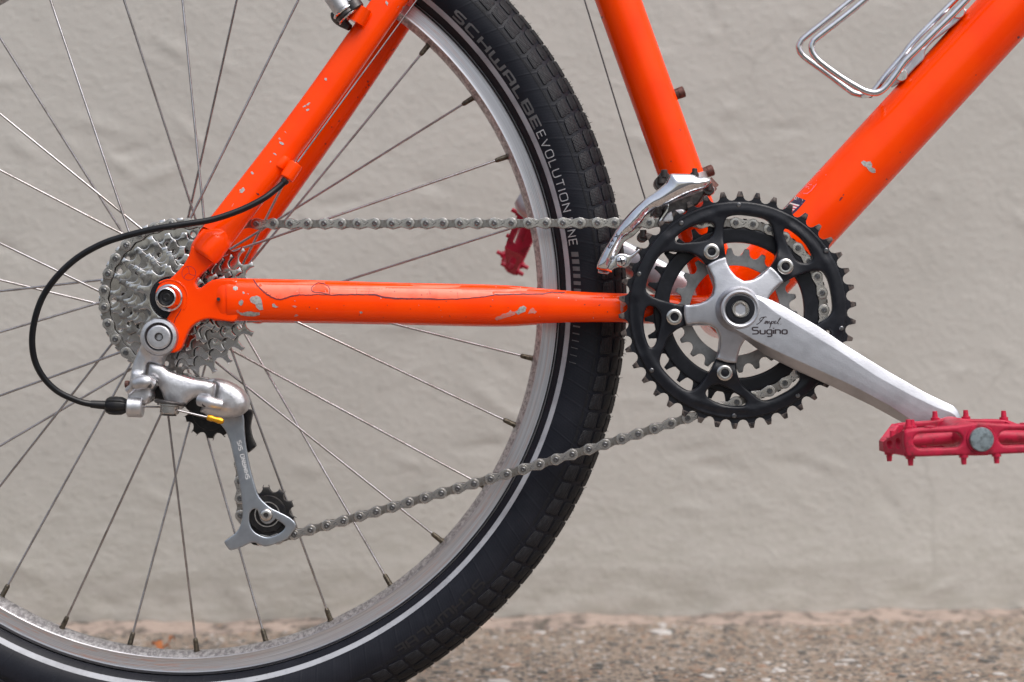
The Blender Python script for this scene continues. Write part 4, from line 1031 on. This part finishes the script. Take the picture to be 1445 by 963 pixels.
# swing arms, springs and clamp behind the cage
put('cage_bridge', plate(pxpoly([(630,330),(760,270),(930,205),(945,225),(880,330),(850,350),(800,380),(760,400),(700,400),(640,420),(560,470),(590,400)], -52, 830, 230, 5.665, 3), [], -54, -46, 1.8, step=2, h=3), 'socket', fder, sharp=50)
put('swing_link', plate(pxpoly([(628,325),(645,330),(640,380),(600,440),(580,475),(562,470),(600,410),(625,370)], -57, 830, 230, 5.665, 3), [], -59, -55, .9, step=1.5), 'chrome', fder)
put('swing_link', plate(pxpoly([(640,400),(740,370),(780,395),(700,440),(690,470),(600,480),(590,465)], -56, 830, 230, 5.665, 3), [], -58, -50, 1.5, step=2, h=3), 'alu_cast', fder)
for a, b, r, y0 in ((608, 110, 4.0, -40), (590, 160, 5.6, -38), (852, 98, 3.2, -60), (965, 215, 4.0, -56), (580, 370, 4.6, -52), (555, 400, 3.4, -55), (440, 590, 4.0, -48)):
    c = z5(a, b, y0); put('pivot_bolt', join(cyl(c+np.array((0, 0, -1.0)), c+np.array((0, 0, 5)), r*.62, 14, bev=.4), cyl(c+np.array((0, 14, 0)), c, r, 20, bev=.6)), 'socket', fder)
ccen = W(962, 262, 0)
d3 = dst
put('clamp_band', sweep([W(963, 253, 0), W(963, 253, 0)+dst*.5, W(963, 253, 0)+dst*12, W(963, 253, 0)+dst*12.5], [17.2, 18.9, 18.9, 17.2], 48), 'alu_cast', fder, sharp=40)
put('clamp_bolt', join(cyl(z5(945, 150, -22), z5(1005, 215, -22), 5.2, 18), cyl(z5(955, 195, -30), z5(1000, 240, -30), 4.2, 6)), 'rust', fder)
put('derailleur_body', plate(pxpoly([(880,225),(960,190),(1000,200),(1000,250),(950,260),(930,300),(860,340),(800,330)], -38, 830, 230, 5.665, 3), [], -46, -20, 2, step=2, h=4), 'alu_cast', fder, sharp=50)
put('orange_reflection_line', sweep(smooth([z5(72, 843, -66.2), z5(110, 851, -66.2), z5(150, 858, -66.2), z5(188, 872, -65)], 4), .55, 8), 'paint', fder)  # orange rod standing in for the frame's reflection along the cage edge
tb = bvh(fcage)
def ltext(s_, p0, p1, hgt, w, tree, m_, parent, name, fb=-68, gapf=.35, wide=1.0):
    p0, p1 = np.array(p0, float), np.array(p1, float); L = np.hypot(*(p1-p0)); d = (p1-p0)/L; up = np.array((d[1], -d[0]))
    k = L/textw(s_, hgt, hgt*gapf, wide)
    g, _ = text(s_, hgt, w, hgt*gapf, lambda u, v: onto(tree, *(p0+d*u*k+up*v), .10, fb), wide)
    return put(name, g, m_, parent, sharp=None)
ltext('STX', (862.5, 352), (874.5, 332.5), 5.2, 1.0, tb, 'ink', fder, 'stamped_lettering')

# ---- rear derailleur
c6 = lambda L, y, sm=3: pxpoly(L, y, 170, 440, 5.35, sm)
q6 = lambda a, b, y: W(170+a/5.35, 440+b/5.35, y)
BK = [(186,190),(196,145),(225,108),(258,90),(290,84),(330,86),(370,98),(410,122),(440,148),(460,165),(440,195),(425,235),(395,275),(370,300),(340,328),(322,370),(318,400),(285,400),(240,385),(205,390),(196,440),(188,500),(220,500),(250,512),(268,535),(262,570),(242,600),(246,640),(225,680),(190,700),(150,690),(110,690),(66,690),(56,640),(60,590),(66,550),(76,490),(86,430),(98,385),(112,350),(130,310),(150,270),(170,225)]
def brk_relief(x, z, d):
    c = q6(290, 190, -76); r = math.hypot(x-c[0], z-c[2])
    return 3.2*max(0, min(1, (17.5-r)/4)) + (1.2 if z < c[2]-26 else 0)*min(1, d/3)
b1 = plate(c6(BK, -68), [], -71, -60, 2.8, 2.6, step=1.6, h=2.0, hfun=brk_relief)
boss = lathe(tuple(q6(290, 190, -76)[[0, 2]]), [(13.6, -62), (14.0, -74.5), (13.0, -77), (10.6, -77.6), (9.6, -76.2), (9.3, -74)], 48)
put('upper_knuckle', join(b1, boss), 'alu_cast', rder, sharp=45)
cb = tuple(q6(291, 192, -77)[[0, 2]])
put('mounting_bolt', headring(cb, -70, -78.4, 8.9, 3.0, 40, 1.1), 'alu_cast', rder, sharp=45)
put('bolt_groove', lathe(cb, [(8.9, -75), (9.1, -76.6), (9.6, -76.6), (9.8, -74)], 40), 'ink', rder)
put('hex_socket', (lambda g: (g[0], g[1]))(plate(circ(cb, 3.15, 20), [circ(cb, 2.5, 6, .4)], -77.9, -75.6, .1)), 'socket', rder)
barrel = [q6(55, 718, -70), q6(170, 722, -70)]
put('cable_barrel', cyl(barrel[0], barrel[1], 7.6, 28, bev=.8), 'alu_cast', rder, sharp=40)
LK = [(206,398),(222,390),(245,388),(300,400),(330,420),(350,440),(390,458),(430,472),(480,488),(520,500),(580,513),(640,522),(680,535),(706,548),(708,590),(700,630),(690,655),(660,652),(630,642),(600,640),(560,650),(530,665),(505,685),(490,700),(468,722),(450,738),(428,735),(405,712),(380,698),(350,700),(330,690),(318,660),(308,625),(298,600),(285,580),(272,540),(250,512),(225,502),(196,500)]
def lk_relief(x, z, d): return 1.5*max(0, min(1, d/7.0))
put('outer_link', plate(c6(LK, -72), [], -70.5, -64, 3.4, 3.0, step=1.5, h=2.0, hfun=lk_relief), 'alu_cast', rder, sharp=50)
put('inner_link', plate(c6([(255,575),(300,560),(400,600),(560,640),(640,650),(640,800),(590,800),(500,735),(470,700),(420,740),(330,700),(290,660),(245,655)], -52), [], -54, -46, 2, step=2.5, h=4), 'plastic', rder, sharp=50)
PK = [(600,512),(640,512),(680,507),(720,508),(760,517),(800,530),(840,548),(880,572),(910,598),(935,632),(950,665),(956,695),(948,735),(925,765),(890,790),(850,803),(800,808),(740,803),(690,793),(640,780),(600,765),(588,755),(600,725),(604,700),(592,668),(602,650),(640,646),(680,652),(698,600),(706,548),(660,530)]
def pk_relief(x, z, d):
    c = q6(840, 680, -62); r = math.hypot(x-c[0], z-c[2]); return 3.0*max(0, 1-(r/24)**2)
put('lower_knuckle', plate(c6(PK, -62), [], -61, -46, 7.0, 6.0, step=1.5, h=1.9, hfun=pk_relief), 'alu_cast', rder, sharp=55)
put('knuckle_lug', sweep(smooth([q6(602, 668, -68), q6(650, 678, -71), q6(700, 692, -72), (q6(760, 706, -70))], 5), [4.6]*5+[4.8]*5+[4.3]*6, 18), 'alu_cast', rder, sharp=50)
put('knuckle_lug', sweep(smooth([q6(60, 600, -72), q6(130, 545, -75), q6(200, 532, -76), (q6(245, 550, -74))], 5), [3.2]*4+[5.2]*8+[4.2]*4, 18), 'alu_cast', rder, sharp=50)
for a, b, y, r in ((215, 558, -79.6, 1.9), (635, 700, -74.6, 2.0)):
    c = q6(a, b, y); put('link_pin', lathe((c[0], c[2]), [(r, y+3), (r, y-.1), (0, y-.4)], 14), 'socket', rder)
put('clamp_bolt', join(cyl(q6(373, 705, -72), q6(368, 772, -72), 7.0, 24, bev=.8), cyl(q6(374, 690, -72), q6(373, 708, -72), 9.3, 24)), 'bolt', rder, sharp=40)
put('clamp_washer', cyl(q6(376, 672, -70), q6(372, 700, -70), 11.6, 24, bev=.8), 'socket', rder, sharp=40)
put('hex_socket', cyl(q6(368, 768, -72), q6(367, 786, -72), 5.4, 6), 'socket', rder, sharp=40)
put('limit_screw', cyl(q6(68, 548, -68), q6(34, 548, -68), 2.7, 16, bev=.5), 'rust', rder)
put('limit_screw', cyl(q6(200, 660, -64), q6(215, 690, -64), 4.4, 16, bev=.5), 'socket', rder)
tb2 = bvh(*[o for o in bpy.data.objects if o.name.startswith('outer_link') and o.parent == rder])
put('printed_dots', join(*[rib([(170+a/5.35, 440+b/5.35), (170+(a+7)/5.35, 440+(b+3)/5.35)], 1.2, lambda u, v: onto(tb2, u, v, .1, -72)) for a, b in ((470, 482), (482, 487), (494, 484), (506, 497), (524, 502), (536, 499), (550, 508))]), 'red_pin', rder, sharp=None)
put('printed_dots', join(*[rib([(170+a/5.35, 440+b/5.35), (170+(a+8)/5.35, 440+(b+4)/5.35)], 1.3, lambda u, v: onto(tb2, u, v, .1, -72)) for a, b in ((345, 437), (360, 446), (376, 448), (392, 458), (408, 462), (424, 470), (440, 474))]), 'ink', rder, sharp=None)
# cage
c7 = lambda L, y, sm=3: pxpoly(L, y, 300, 560, 4.186, sm)
q7 = lambda a, b, y: W(300+a/4.186, 560+b/4.186, y)
CG = [(20,120),(45,160),(78,205),(100,260),(113,310),(122,350),(134,400),(145,450),(155,500),(163,550),(170,600),(175,650),(176,700),(170,740),(155,780),(132,808),(105,828),(72,853),(74,872),(88,892),(105,908),(135,902),(180,886),(215,868),(245,862),(275,872),(305,885),(340,880),(380,866),(420,850),(444,838),(470,805),(490,775),(488,745),(465,722),(440,705),(410,690),(380,675),(350,660),(322,640),(300,620),(280,596),(264,570),(252,530),(240,490),(226,440),(214,385),(205,330),(197,280),(191,230),(187,180),(184,120),(160,70),(90,60)]
CH = [(236,668),(252,663),(266,672),(272,690),(278,715),(288,735),(305,748),(325,752),(345,746),(362,732),(372,722),(392,735),(418,755),(428,768),(420,785),(400,802),(370,818),(340,827),(312,829),(285,820),(258,806),(238,788),(224,762),(218,735),(218,705),(224,682)]
outer_cage = put('outer_cage_plate', plate(c7(CG, -42), [c7(CH, -42)], -42.6, -40.4, .8, .8, step=1.4, h=3, hfun=lambda x, z, d: .0), 'cage', rder, sharp=50)
put('inner_cage_plate', plate(c7([(150,60),(225,80),(238,95),(228,150),(222,200),(240,250),(258,290),(215,330),(205,330),(230,450),(270,580),(330,640),(440,700),(485,760),(440,850),(300,880),(220,860),(210,750),(170,600),(140,400),(100,200)], -27), [], -27, -25.4, .4, step=3), 'plastic', rder, sharp=50)
put('chain_guard', plate(c7([(190,85),(235,78),(238,100),(230,140),(225,185),(236,240),(258,290),(240,306),(218,325),(210,300),(200,240),(192,170)], -30), [], -34, -27, 1.2, step=2, h=3), 'plastic', rder, sharp=50)
def jockey(c, ph, nm):
    tp = [];
    hl = [circ(c, 5.5, 24)]+[circ((c[0]+12.2*math.cos(a), c[1]+12.2*math.sin(a)), 1.8, 10) for a in []]
    put(nm, join(plate(teeth(c, 10, ph, 19.9, seat=4.2, tw=.19), hl, -37.4, -31.6, .8, step=2.5), lathe(c, [(5.5, -39.2), (13.5, -39.2), (14.2, -38.4), (14.2, -37)], 40)), 'plastic', rder, sharp=35)
jockey(TP, ph_t, 'tension_pulley'); jockey(GP, ph_g, 'guide_pulley')
pc_ = tuple(q7(316, 700, -46)[[0, 2]])
put('pulley_dust_cap', lathe(pc_, [(9.6, -39.2), (9.6, -39.9), (8.7, -39.9), (8.7, -39.0)], 36), 'bolt', rder)
put('pulley_bolt', headring(pc_, -41, -47, 4.9, 1.7, 30, 1.4), 'bolt', rder, sharp=45)
put('hex_socket', cyl((pc_[0], -46.2, pc_[1]), (pc_[0], -44, pc_[1]), 1.75, 6), 'socket', rder)
put('axle_sleeve', cyl((pc_[0], -41, pc_[1]), (pc_[0], -26, pc_[1]), 3.2, 16), 'bolt', rder)
tb = bvh(outer_cage)
ltext('SHIMANO', (352.5, 675), (344.2, 641), 5.4, .95, tb, 'etch', rder, 'etched_lettering', -43, .3, .8)
ltext('SIS', (342.6, 634.5), (339.8, 622), 5.4, 1.0, tb, 'etch', rder, 'etched_lettering', -43, .3, .8)
c = q7(122, 155, -42.8); 
# cable end
put('inner_cable', sweep(smooth([q6(170, 718, -71), q6(310, 722, -73), q6(400, 738, -76), q6(470, 755, -77), q6(655, 798, -78)], 5), .75, 10), 'steel', rder)
e0, e1 = q6(655, 796, -78), q6(780, 832, -78.5)
put('cable_crimp', sweep([e0, e0+(e1-e0)*.03, e0+(e1-e0)*.3, e0+(e1-e0)*.38, e0+(e1-e0)*.75, e0+(e1-e0)*.93, e1], [1.4, 2.1, 2.4, 1.9, 2.5, 2.0, 1.2], 12), 'yellow', rder, sharp=60)

# ---- cables
HC = [(403.5,254,-69),(398,260,-70),(388,268.5,-72),(370,281.5,-76),(340,296.5,-80),(300,310,-84),(262,316.5,-87),(220,323,-89),(180,332.5,-90),(145,344,-91),(110,363.5,-92),(80,391,-92),(58,424,-91),(46.5,465,-89),(47,500,-87),(58,528,-84),(80,551.5,-80),(110,566,-75),(132,571,-72),(152,572.5,-70)]
hp = smooth([W(*p) for p in HC], 8)
put('shift_cable_housing', sweep(hp, 2.35, 18), 'housing', bike, sharp=None)
put('housing_ferrule', sweep([hp[0], hp[1], hp[5]], [3.1, 3.1, 3.0], 18), 'plastic', bike)
kn = [W(128, 570.5, -72.5), W(148, 572, -70.6), W(150, 572.2, -70.4), W(155, 572.5, -70), W(163, 572.8, -70), W(172, 573, -70), W(177, 573, -70), W(180, 573, -70)]
V, Fc = sweep(kn, [2.8, 3.3, 5.2, 6.6, 6.9, 6.6, 5.4, 4.4], 48)
V2 = V.copy()
for i in range(2, 8):
    c = A3(kn[i])
    for k in range(48):
        if k % 8 in (0, 1): V2[i*48+k] = c+(V[i*48+k]-c)*.88
put('adjuster_knob', (V2, Fc), 'plastic', bike, sharp=40)
put('shift_cable', sweep([W(420, 229, -65), W(588, 0, -46), W(700, -152, -34)], .62, 10), 'steel', bike)
put('front_shift_cable', sweep([W(780, -150, 14), W(824.7, 0, 12), W(910, 280, 8), W(921, 316, 4)], .6, 10), 'pin', bike)

# ---- bottle cage
bb = lambda L, y: smooth([W(1060+a/2.831, b/2.831, y) for a, b in L], 7)
wireA = bb([(560,-130),(395,5),(300,82),(215,150),(196,172),(190,192),(200,215),(225,238),(300,292),(390,360),(415,374),(445,380),(475,379)], 24)
wireA2 = bb([(475,379),(500,352),(540,300),(600,230),(645,172),(720,95),(820,-5),(960,-150)], 12)
wireB = bb([(600,-130),(450,3),(350,84),(262,152),(245,172),(241,195),(252,222),(280,252),(360,310),(430,352),(460,366),(490,372),(515,366),(540,345),(575,300),(612,248),(660,200),(720,140),(800,62),(862,-2),(1000,-145)], -24)
for w_ in (np.vstack([wireA[:-1], wireA2]), wireB): put('cage_wire', sweep(w_, 2.55, 18), 'chrome', bcage, sharp=None)
put('cross_wire', sweep(smooth([wireA[-8]+np.array((0, 0, 0)), (wireA[-8]+wireB[-60])/2, wireB[70]], 6), 2.4, 14), 'chrome', bcage, sharp=None)
BP = [(578,338),(582,318),(600,288),(625,262),(640,238),(652,205),(690,190),(735,140),(768,108),(790,92),(806,66),(820,42),(858,38),(850,62),(815,98),(775,130),(748,150),(720,172),(692,208),(688,240),(655,272),(625,305),(600,328)]
put('mounting_plate', plate(pxpoly(BP, -8, 1060, 0, 2.831, 3), [], -11, 10, 1.2, step=2, h=4), 'alu', bcage, sharp=50)
for a, b in ((828, 48), (600, 300)):
    c = W(1060+a/2.831, b/2.831, -12); put('cage_bolt', join(cyl(c+np.array((0, 4, 0)), c, 5.2, 20, bev=.8), cyl(c+np.array((-1, -.2, 1)), c+np.array((-2.5, -.2, 3.2)), 3.6, 14)), 'bolt', bcage)

# ---- rear brake, cut by the top edge of the photograph
k1 = lambda a, b, y: W(420+a/4.011, b/4.011, y)
put('brake_boss', sweep([k1(330, 130, -58), k1(375, 45, -58)], 6.2, 20), 'paint', brake)
put('brake_arm', sweep([k1(120, -170, -62), k1(165, -95, -62), k1(200, -35, -62), k1(252, 50, -62), k1(258, 60, -62)], [6.0, 7.6, 7.9, 7.4, 6.8], 36), 'alu_cast', brake, sharp=50)
for d0, d1, r, m_ in (((258, 58), (268, 72), 9.2, 'chrome'), ((268, 72), (284, 92), 8.2, 'socket'), ((284, 92), (292, 102), 8.8, 'chrome'), ((300, 20), (330, 62), 7.4, 'socket'), ((268, -30), (300, 20), 6.6, 'alu_cast')):
    put('brake_spring_housing', cyl(k1(*d0, -60), k1(*d1, -60), r, 32, bev=.8), m_, brake, sharp=40)
put('brake_cover', sweep(smooth([k1(200, 70, -50), k1(215, 95, -50), k1(250, 125, -50), k1(296, 158, -52)], 4), [2, 2.6, 3, 3.4, 3.8, 4.0, 4.2, 4.2, 4.0, 3.8, 3.4, 3, 2.6], 14), 'socket', brake)

# ---- wear, scrapes and stickers on the frame
tr = bvh(chain_stay, drop, seat_stay)
put('film', (np.zeros((3, 3)), [(0, 1, 2)]), 'film', frame) if False else None
c3 = lambda L: [(300+a/4.516, 380+b/4.516) for a, b in L]
c4 = lambda L: [(600+a/4.516, 380+b/4.516) for a, b in L]
edge = c3([(258,66),(285,105),(315,135),(345,160),(375,178),(405,190),(430,194),(460,186),(500,174),(550,164),(610,166),(680,162),(760,165),(850,162),(910,163),(960,163),(1010,162),(1040,165),(1080,178),(1130,184),(1200,187),(1300,189),(1390,191)])+c4([(80,192),(200,192),(300,184),(380,176),(450,163),(520,163),(600,160),(700,160),(760,157),(800,148),(860,151),(900,151)])
topl = c4([(900,138),(800,131),(660,122),(560,112),(470,103),(300,99),(0,97)])+c3([(1300,94),(1000,85),(700,75),(400,67),(262,64)])
decal('protective_film', edge+[(p[0], p[1]+.8) for p in topl], tr, 'film_tint', frame, .10, 5.0)
rde = random.Random(2); jag = []
for a, b in zip(edge[:-1], edge[1:]):
    for k in range(4): t = k/4; jag.append((a[0]+(b[0]-a[0])*t+rde.uniform(-.15, .15), a[1]+(b[1]-a[1])*t+rde.uniform(-.4, .4)))
cut = [0, 9, 17, 24, 36, 48, 63, 80, 92, 106, 120, len(jag)-1]
for i in range(len(cut)-1):
    put('film_edge', rib(jag[cut[i]:cut[i+1]+1], rde.uniform(1.1, 2.1), lambda u, v: onto(tr, u, v, .24)), 'film', frame, sharp=None)
for L in ([(552,75),(556,120),(553,160)],[(918,90),(912,120),(920,150),(912,163)],[(990,95),(1000,130),(992,160)],[(1150,92),(1148,185)],[(1280,95),(1278,188)],[(1372,92),(1392,140),(1385,165)],[(600,78),(625,108)],[(390,85),(370,140)]):
    put('film_crack', rib(c3(L), .42, lambda u, v: onto(tr, u, v, .22)), 'film', frame, sharp=None)
for L in ([(190,100),(205,150),(210,190)],[(322,100),(324,180)],[(450,105),(452,163)],[(22,128),(30,160)],[(600,140),(612,152)]):
    put('film_crack', rib(c4(L), .42, lambda u, v: onto(tr, u, v, .22)), 'film', frame, sharp=None)
put('film_edge', rib(c3([(632,140),(630,118),(650,100),(672,88),(705,92),(735,108),(748,130),(745,160),(720,158),(690,150),(650,148),(634,140)]), 1.1, lambda u, v: onto(tr, u, v, .26)), 'film', frame, sharp=None)
decal('torn_film_hole', c3([(638,138),(640,116),(672,98),(705,104),(732,122),(738,148),(700,146),(660,140)]), tr, 'paint', frame, .2)
CHIPS = [(c3([(236,190),(250,176),(280,170),(305,178),(312,200),(318,230),(322,258),(300,263),(280,245),(270,225),(245,212)]), 'chip'), (c3([(160,272),(190,280),(215,272),(240,268),(270,276),(300,274),(300,292),(270,300),(220,300),(180,292)]), 'chip'),
  (c3([(130,115),(145,108),(162,116),(160,132),(145,138),(130,130)]), 'chip'), (c3([(170,205),(185,195),(196,205),(192,225),(180,235),(166,222)]), 'chip'), (c3([(380,225),(392,218),(405,235),(424,242),(400,246),(380,240)]), 'chip'),
  (c3([(505,236),(520,230),(540,238),(525,246)]), 'primer'), (c3([(518,300),(530,285),(548,296),(530,304)]), 'primer'), (c3([(935,272),(948,268),(957,278),(944,285)]), 'chip'), (c3([(150,265),(160,258),(175,270),(160,280)]), 'primer'),
  (c3([(190,145),(200,142),(205,155),(195,160)]), 'chip'), (c3([(218,155),(232,155),(228,164)]), 'chip'), (c3([(140,78),(155,76),(152,84)]), 'chip'),
  (c4([(443,318),(455,302),(480,298),(490,285),(520,280),(545,262),(555,272),(575,270),(585,262),(570,290),(545,300),(510,310),(480,320),(455,326)]), 'primer'), (c4([(575,275),(590,262),(600,245),(625,232),(645,245),(638,270),(610,280),(590,292)]), 'chip'), (c4([(655,285),(665,262),(685,245),(700,262),(712,270),(700,285),(680,280)]), 'primer'),
  (c4([(1242,180),(1262,185),(1285,200),(1278,230),(1262,240),(1262,265),(1248,280),(1242,230)]), 'primer')]
for i, (L, m_) in enumerate(CHIPS): decal('paint_chip', L, tr, m_, frame, .2, 1.6)
c2s = lambda a, b: (260+a/4.377, 180+b/4.377)
for i, (a, b, rx, ry, m_) in enumerate([(600,98,14,8,'chip'),(590,72,8,6,'primer'),(560,165,9,4,'chip'),(533,212,4,5,'chip'),(421,284,10,8,'chip'),(358,388,12,16,'chip'),(345,402,5,5,'primer'),(300,480,3,14,'primer'),(625,30,8,3,'primer'),(455,412,10,5,'film')]):
    x, y = c2s(a, b); decal('paint_chip', blob(x, y, rx/4.377, ry/4.377, 11, .35, .6, i), tr, m_, frame, .2, 1.2)
for i, (a, b, rx, ry) in enumerate([(505,20,8,12),(160,450,10,8),(62,590,14,5),(40,603,9,4),(58,622,9,5),(600,45,6,7)]):
    decal('paint_chip', blob(420+a/4.011, b/4.011, rx/4.011, ry/4.011, 10, .4, -.5, i+30), tr, 'chip', frame, .2, 1.2)
td = bvh(down_tube)
decal('paint_chip', [(1060+a/2.831, b/2.831) for a, b in [(438,650),(448,642),(462,648),(476,645),(484,660),(480,668),(496,676),(496,690),(482,692),(468,680),(460,668),(448,662)]], td, 'chip', frame, .2, 1.6)
for i, (x, y, rx, ry) in enumerate([(1186.5, 281, 1.2, 4.4), (1190, 275.5, .8, 1.3), (1251, 253, 1.1, 1.1), (1437, 53, 1.6, 1.6), (1377, 106, .8, .9), (1270, 215, .7, .7)]): decal('paint_chip', blob(x, y, rx, ry, 9, .35, .7, i+50), td, 'film', frame, .15, 1.0)
tst = bvh(seat_tube)
for i, (x, y, rx, ry) in enumerate([(849, 25, 1.2, 1.6), (959.5, 183.5, 1.4, .7), (947, 228, .7, .7)]): decal('paint_chip', blob(x, y, rx, ry, 9, .35, .7, i+60), tst, 'film', frame, .15, 1.0)
tfs = bvh(far_stay); rg = random.Random(9)
for i in range(16):
    t = rg.uniform(0, 1); x, y = 452+(575-452)*t+rg.uniform(-9, 3), 215-(215-50)*t+rg.uniform(-3, 9)
    decal('paint_chip', blob(x, y, rg.uniform(.5, 1.6), rg.uniform(.5, 1.3), 9, .4, rg.uniform(0, 3), i+90), tfs, 'film', frame, .15, 1.0)
for i in range(60):
    t = rg.random(); x = rg.uniform(340, 870); y = rg.uniform(404, 450)
    decal('paint_chip', blob(x, y, rg.uniform(.35, 1.1), rg.uniform(.3, .7), 7, .4, rg.uniform(0, 3), i+190), tr, rg.choice(['film', 'film', 'chip']), frame, .2, 1.0)
# flag sticker
c6b = lambda L: [(1040+a/5.35, 260+b/5.35) for a, b in L]
decal('flag_sticker', c6b([(440,90),(520,124),(455,200),(420,230),(340,200)]), td, 'navy', frame, .12, 2.5)
for k in range(4):
    t0, t1 = .02+k*.26, .15+k*.26
    p = lambda t, e: (405-60*t+e*(70-10*t), 140+62*t+e*(18+2*t))
    decal('sticker_stripe', c6b([p(t0, 0), p(t0, 1), p(t1, 1), p(t1, 0)]), td, 'white' if k % 1 == 0 else 'red_pin', frame, .2, 2)
    decal('sticker_stripe', c6b([p(t1, 0), p(t1, 1), p(t1+.12, 1), p(t1+.12, 0)]), td, 'red_pin', frame, .2, 2)
ltext('U.S.A.', (1040+432/5.35, 260+112/5.35), (1040+492/5.35, 260+146/5.35), 4.6, .8, td, 'white', frame, 'sticker_lettering', -20, .3, .8)
for L in ([(472,60),(500,30),(530,5)], [(500,70),(530,72),(560,50),(600,0)], [(520,20),(545,22)], [(545,5),(565,5)]):
    put('faded_print', rib(c6b(L), .9, lambda u, v: onto(td, u, v, .15, 0)), 'pinkink', frame, sharp=None)
for L in ([(255,690),(275,682),(300,700)], [(240,715),(262,722)], [(228,735),(250,745)], [(218,748),(232,755)]):
    put('faded_print', rib([(1060+a/2.831, b/2.831) for a, b in L], 1.3, lambda u, v: onto(td, u, v, .15, 0)), 'pinkink', frame, sharp=None)
# round maker's mark pressed into the dropout
mc = (266.5, 385.8); mk = []
mk.append([(mc[0]+9.8*math.cos(a), mc[1]+9.8*math.sin(a)) for a in np.linspace(0, 2*PI, 33)])
for k in range(3):
    a = .3+2*PI*k/3; mk.append([(mc[0]+9.5*t*math.cos(a+.5*(1-t)), mc[1]+9.5*t*math.sin(a+.5*(1-t))) for t in np.linspace(.05, 1, 7)])
for L in mk: put('pressed_mark', rib(L, .9, lambda u, v: onto(tr, u, v, .06)), 'paint_dark', frame, sharp=None)
put('scratch', rib([(245.5, 456), (248, 449), (252, 443), (256, 436)], 1.0, lambda u, v: onto(tr, u, v, .1)), 'film', frame, sharp=None)
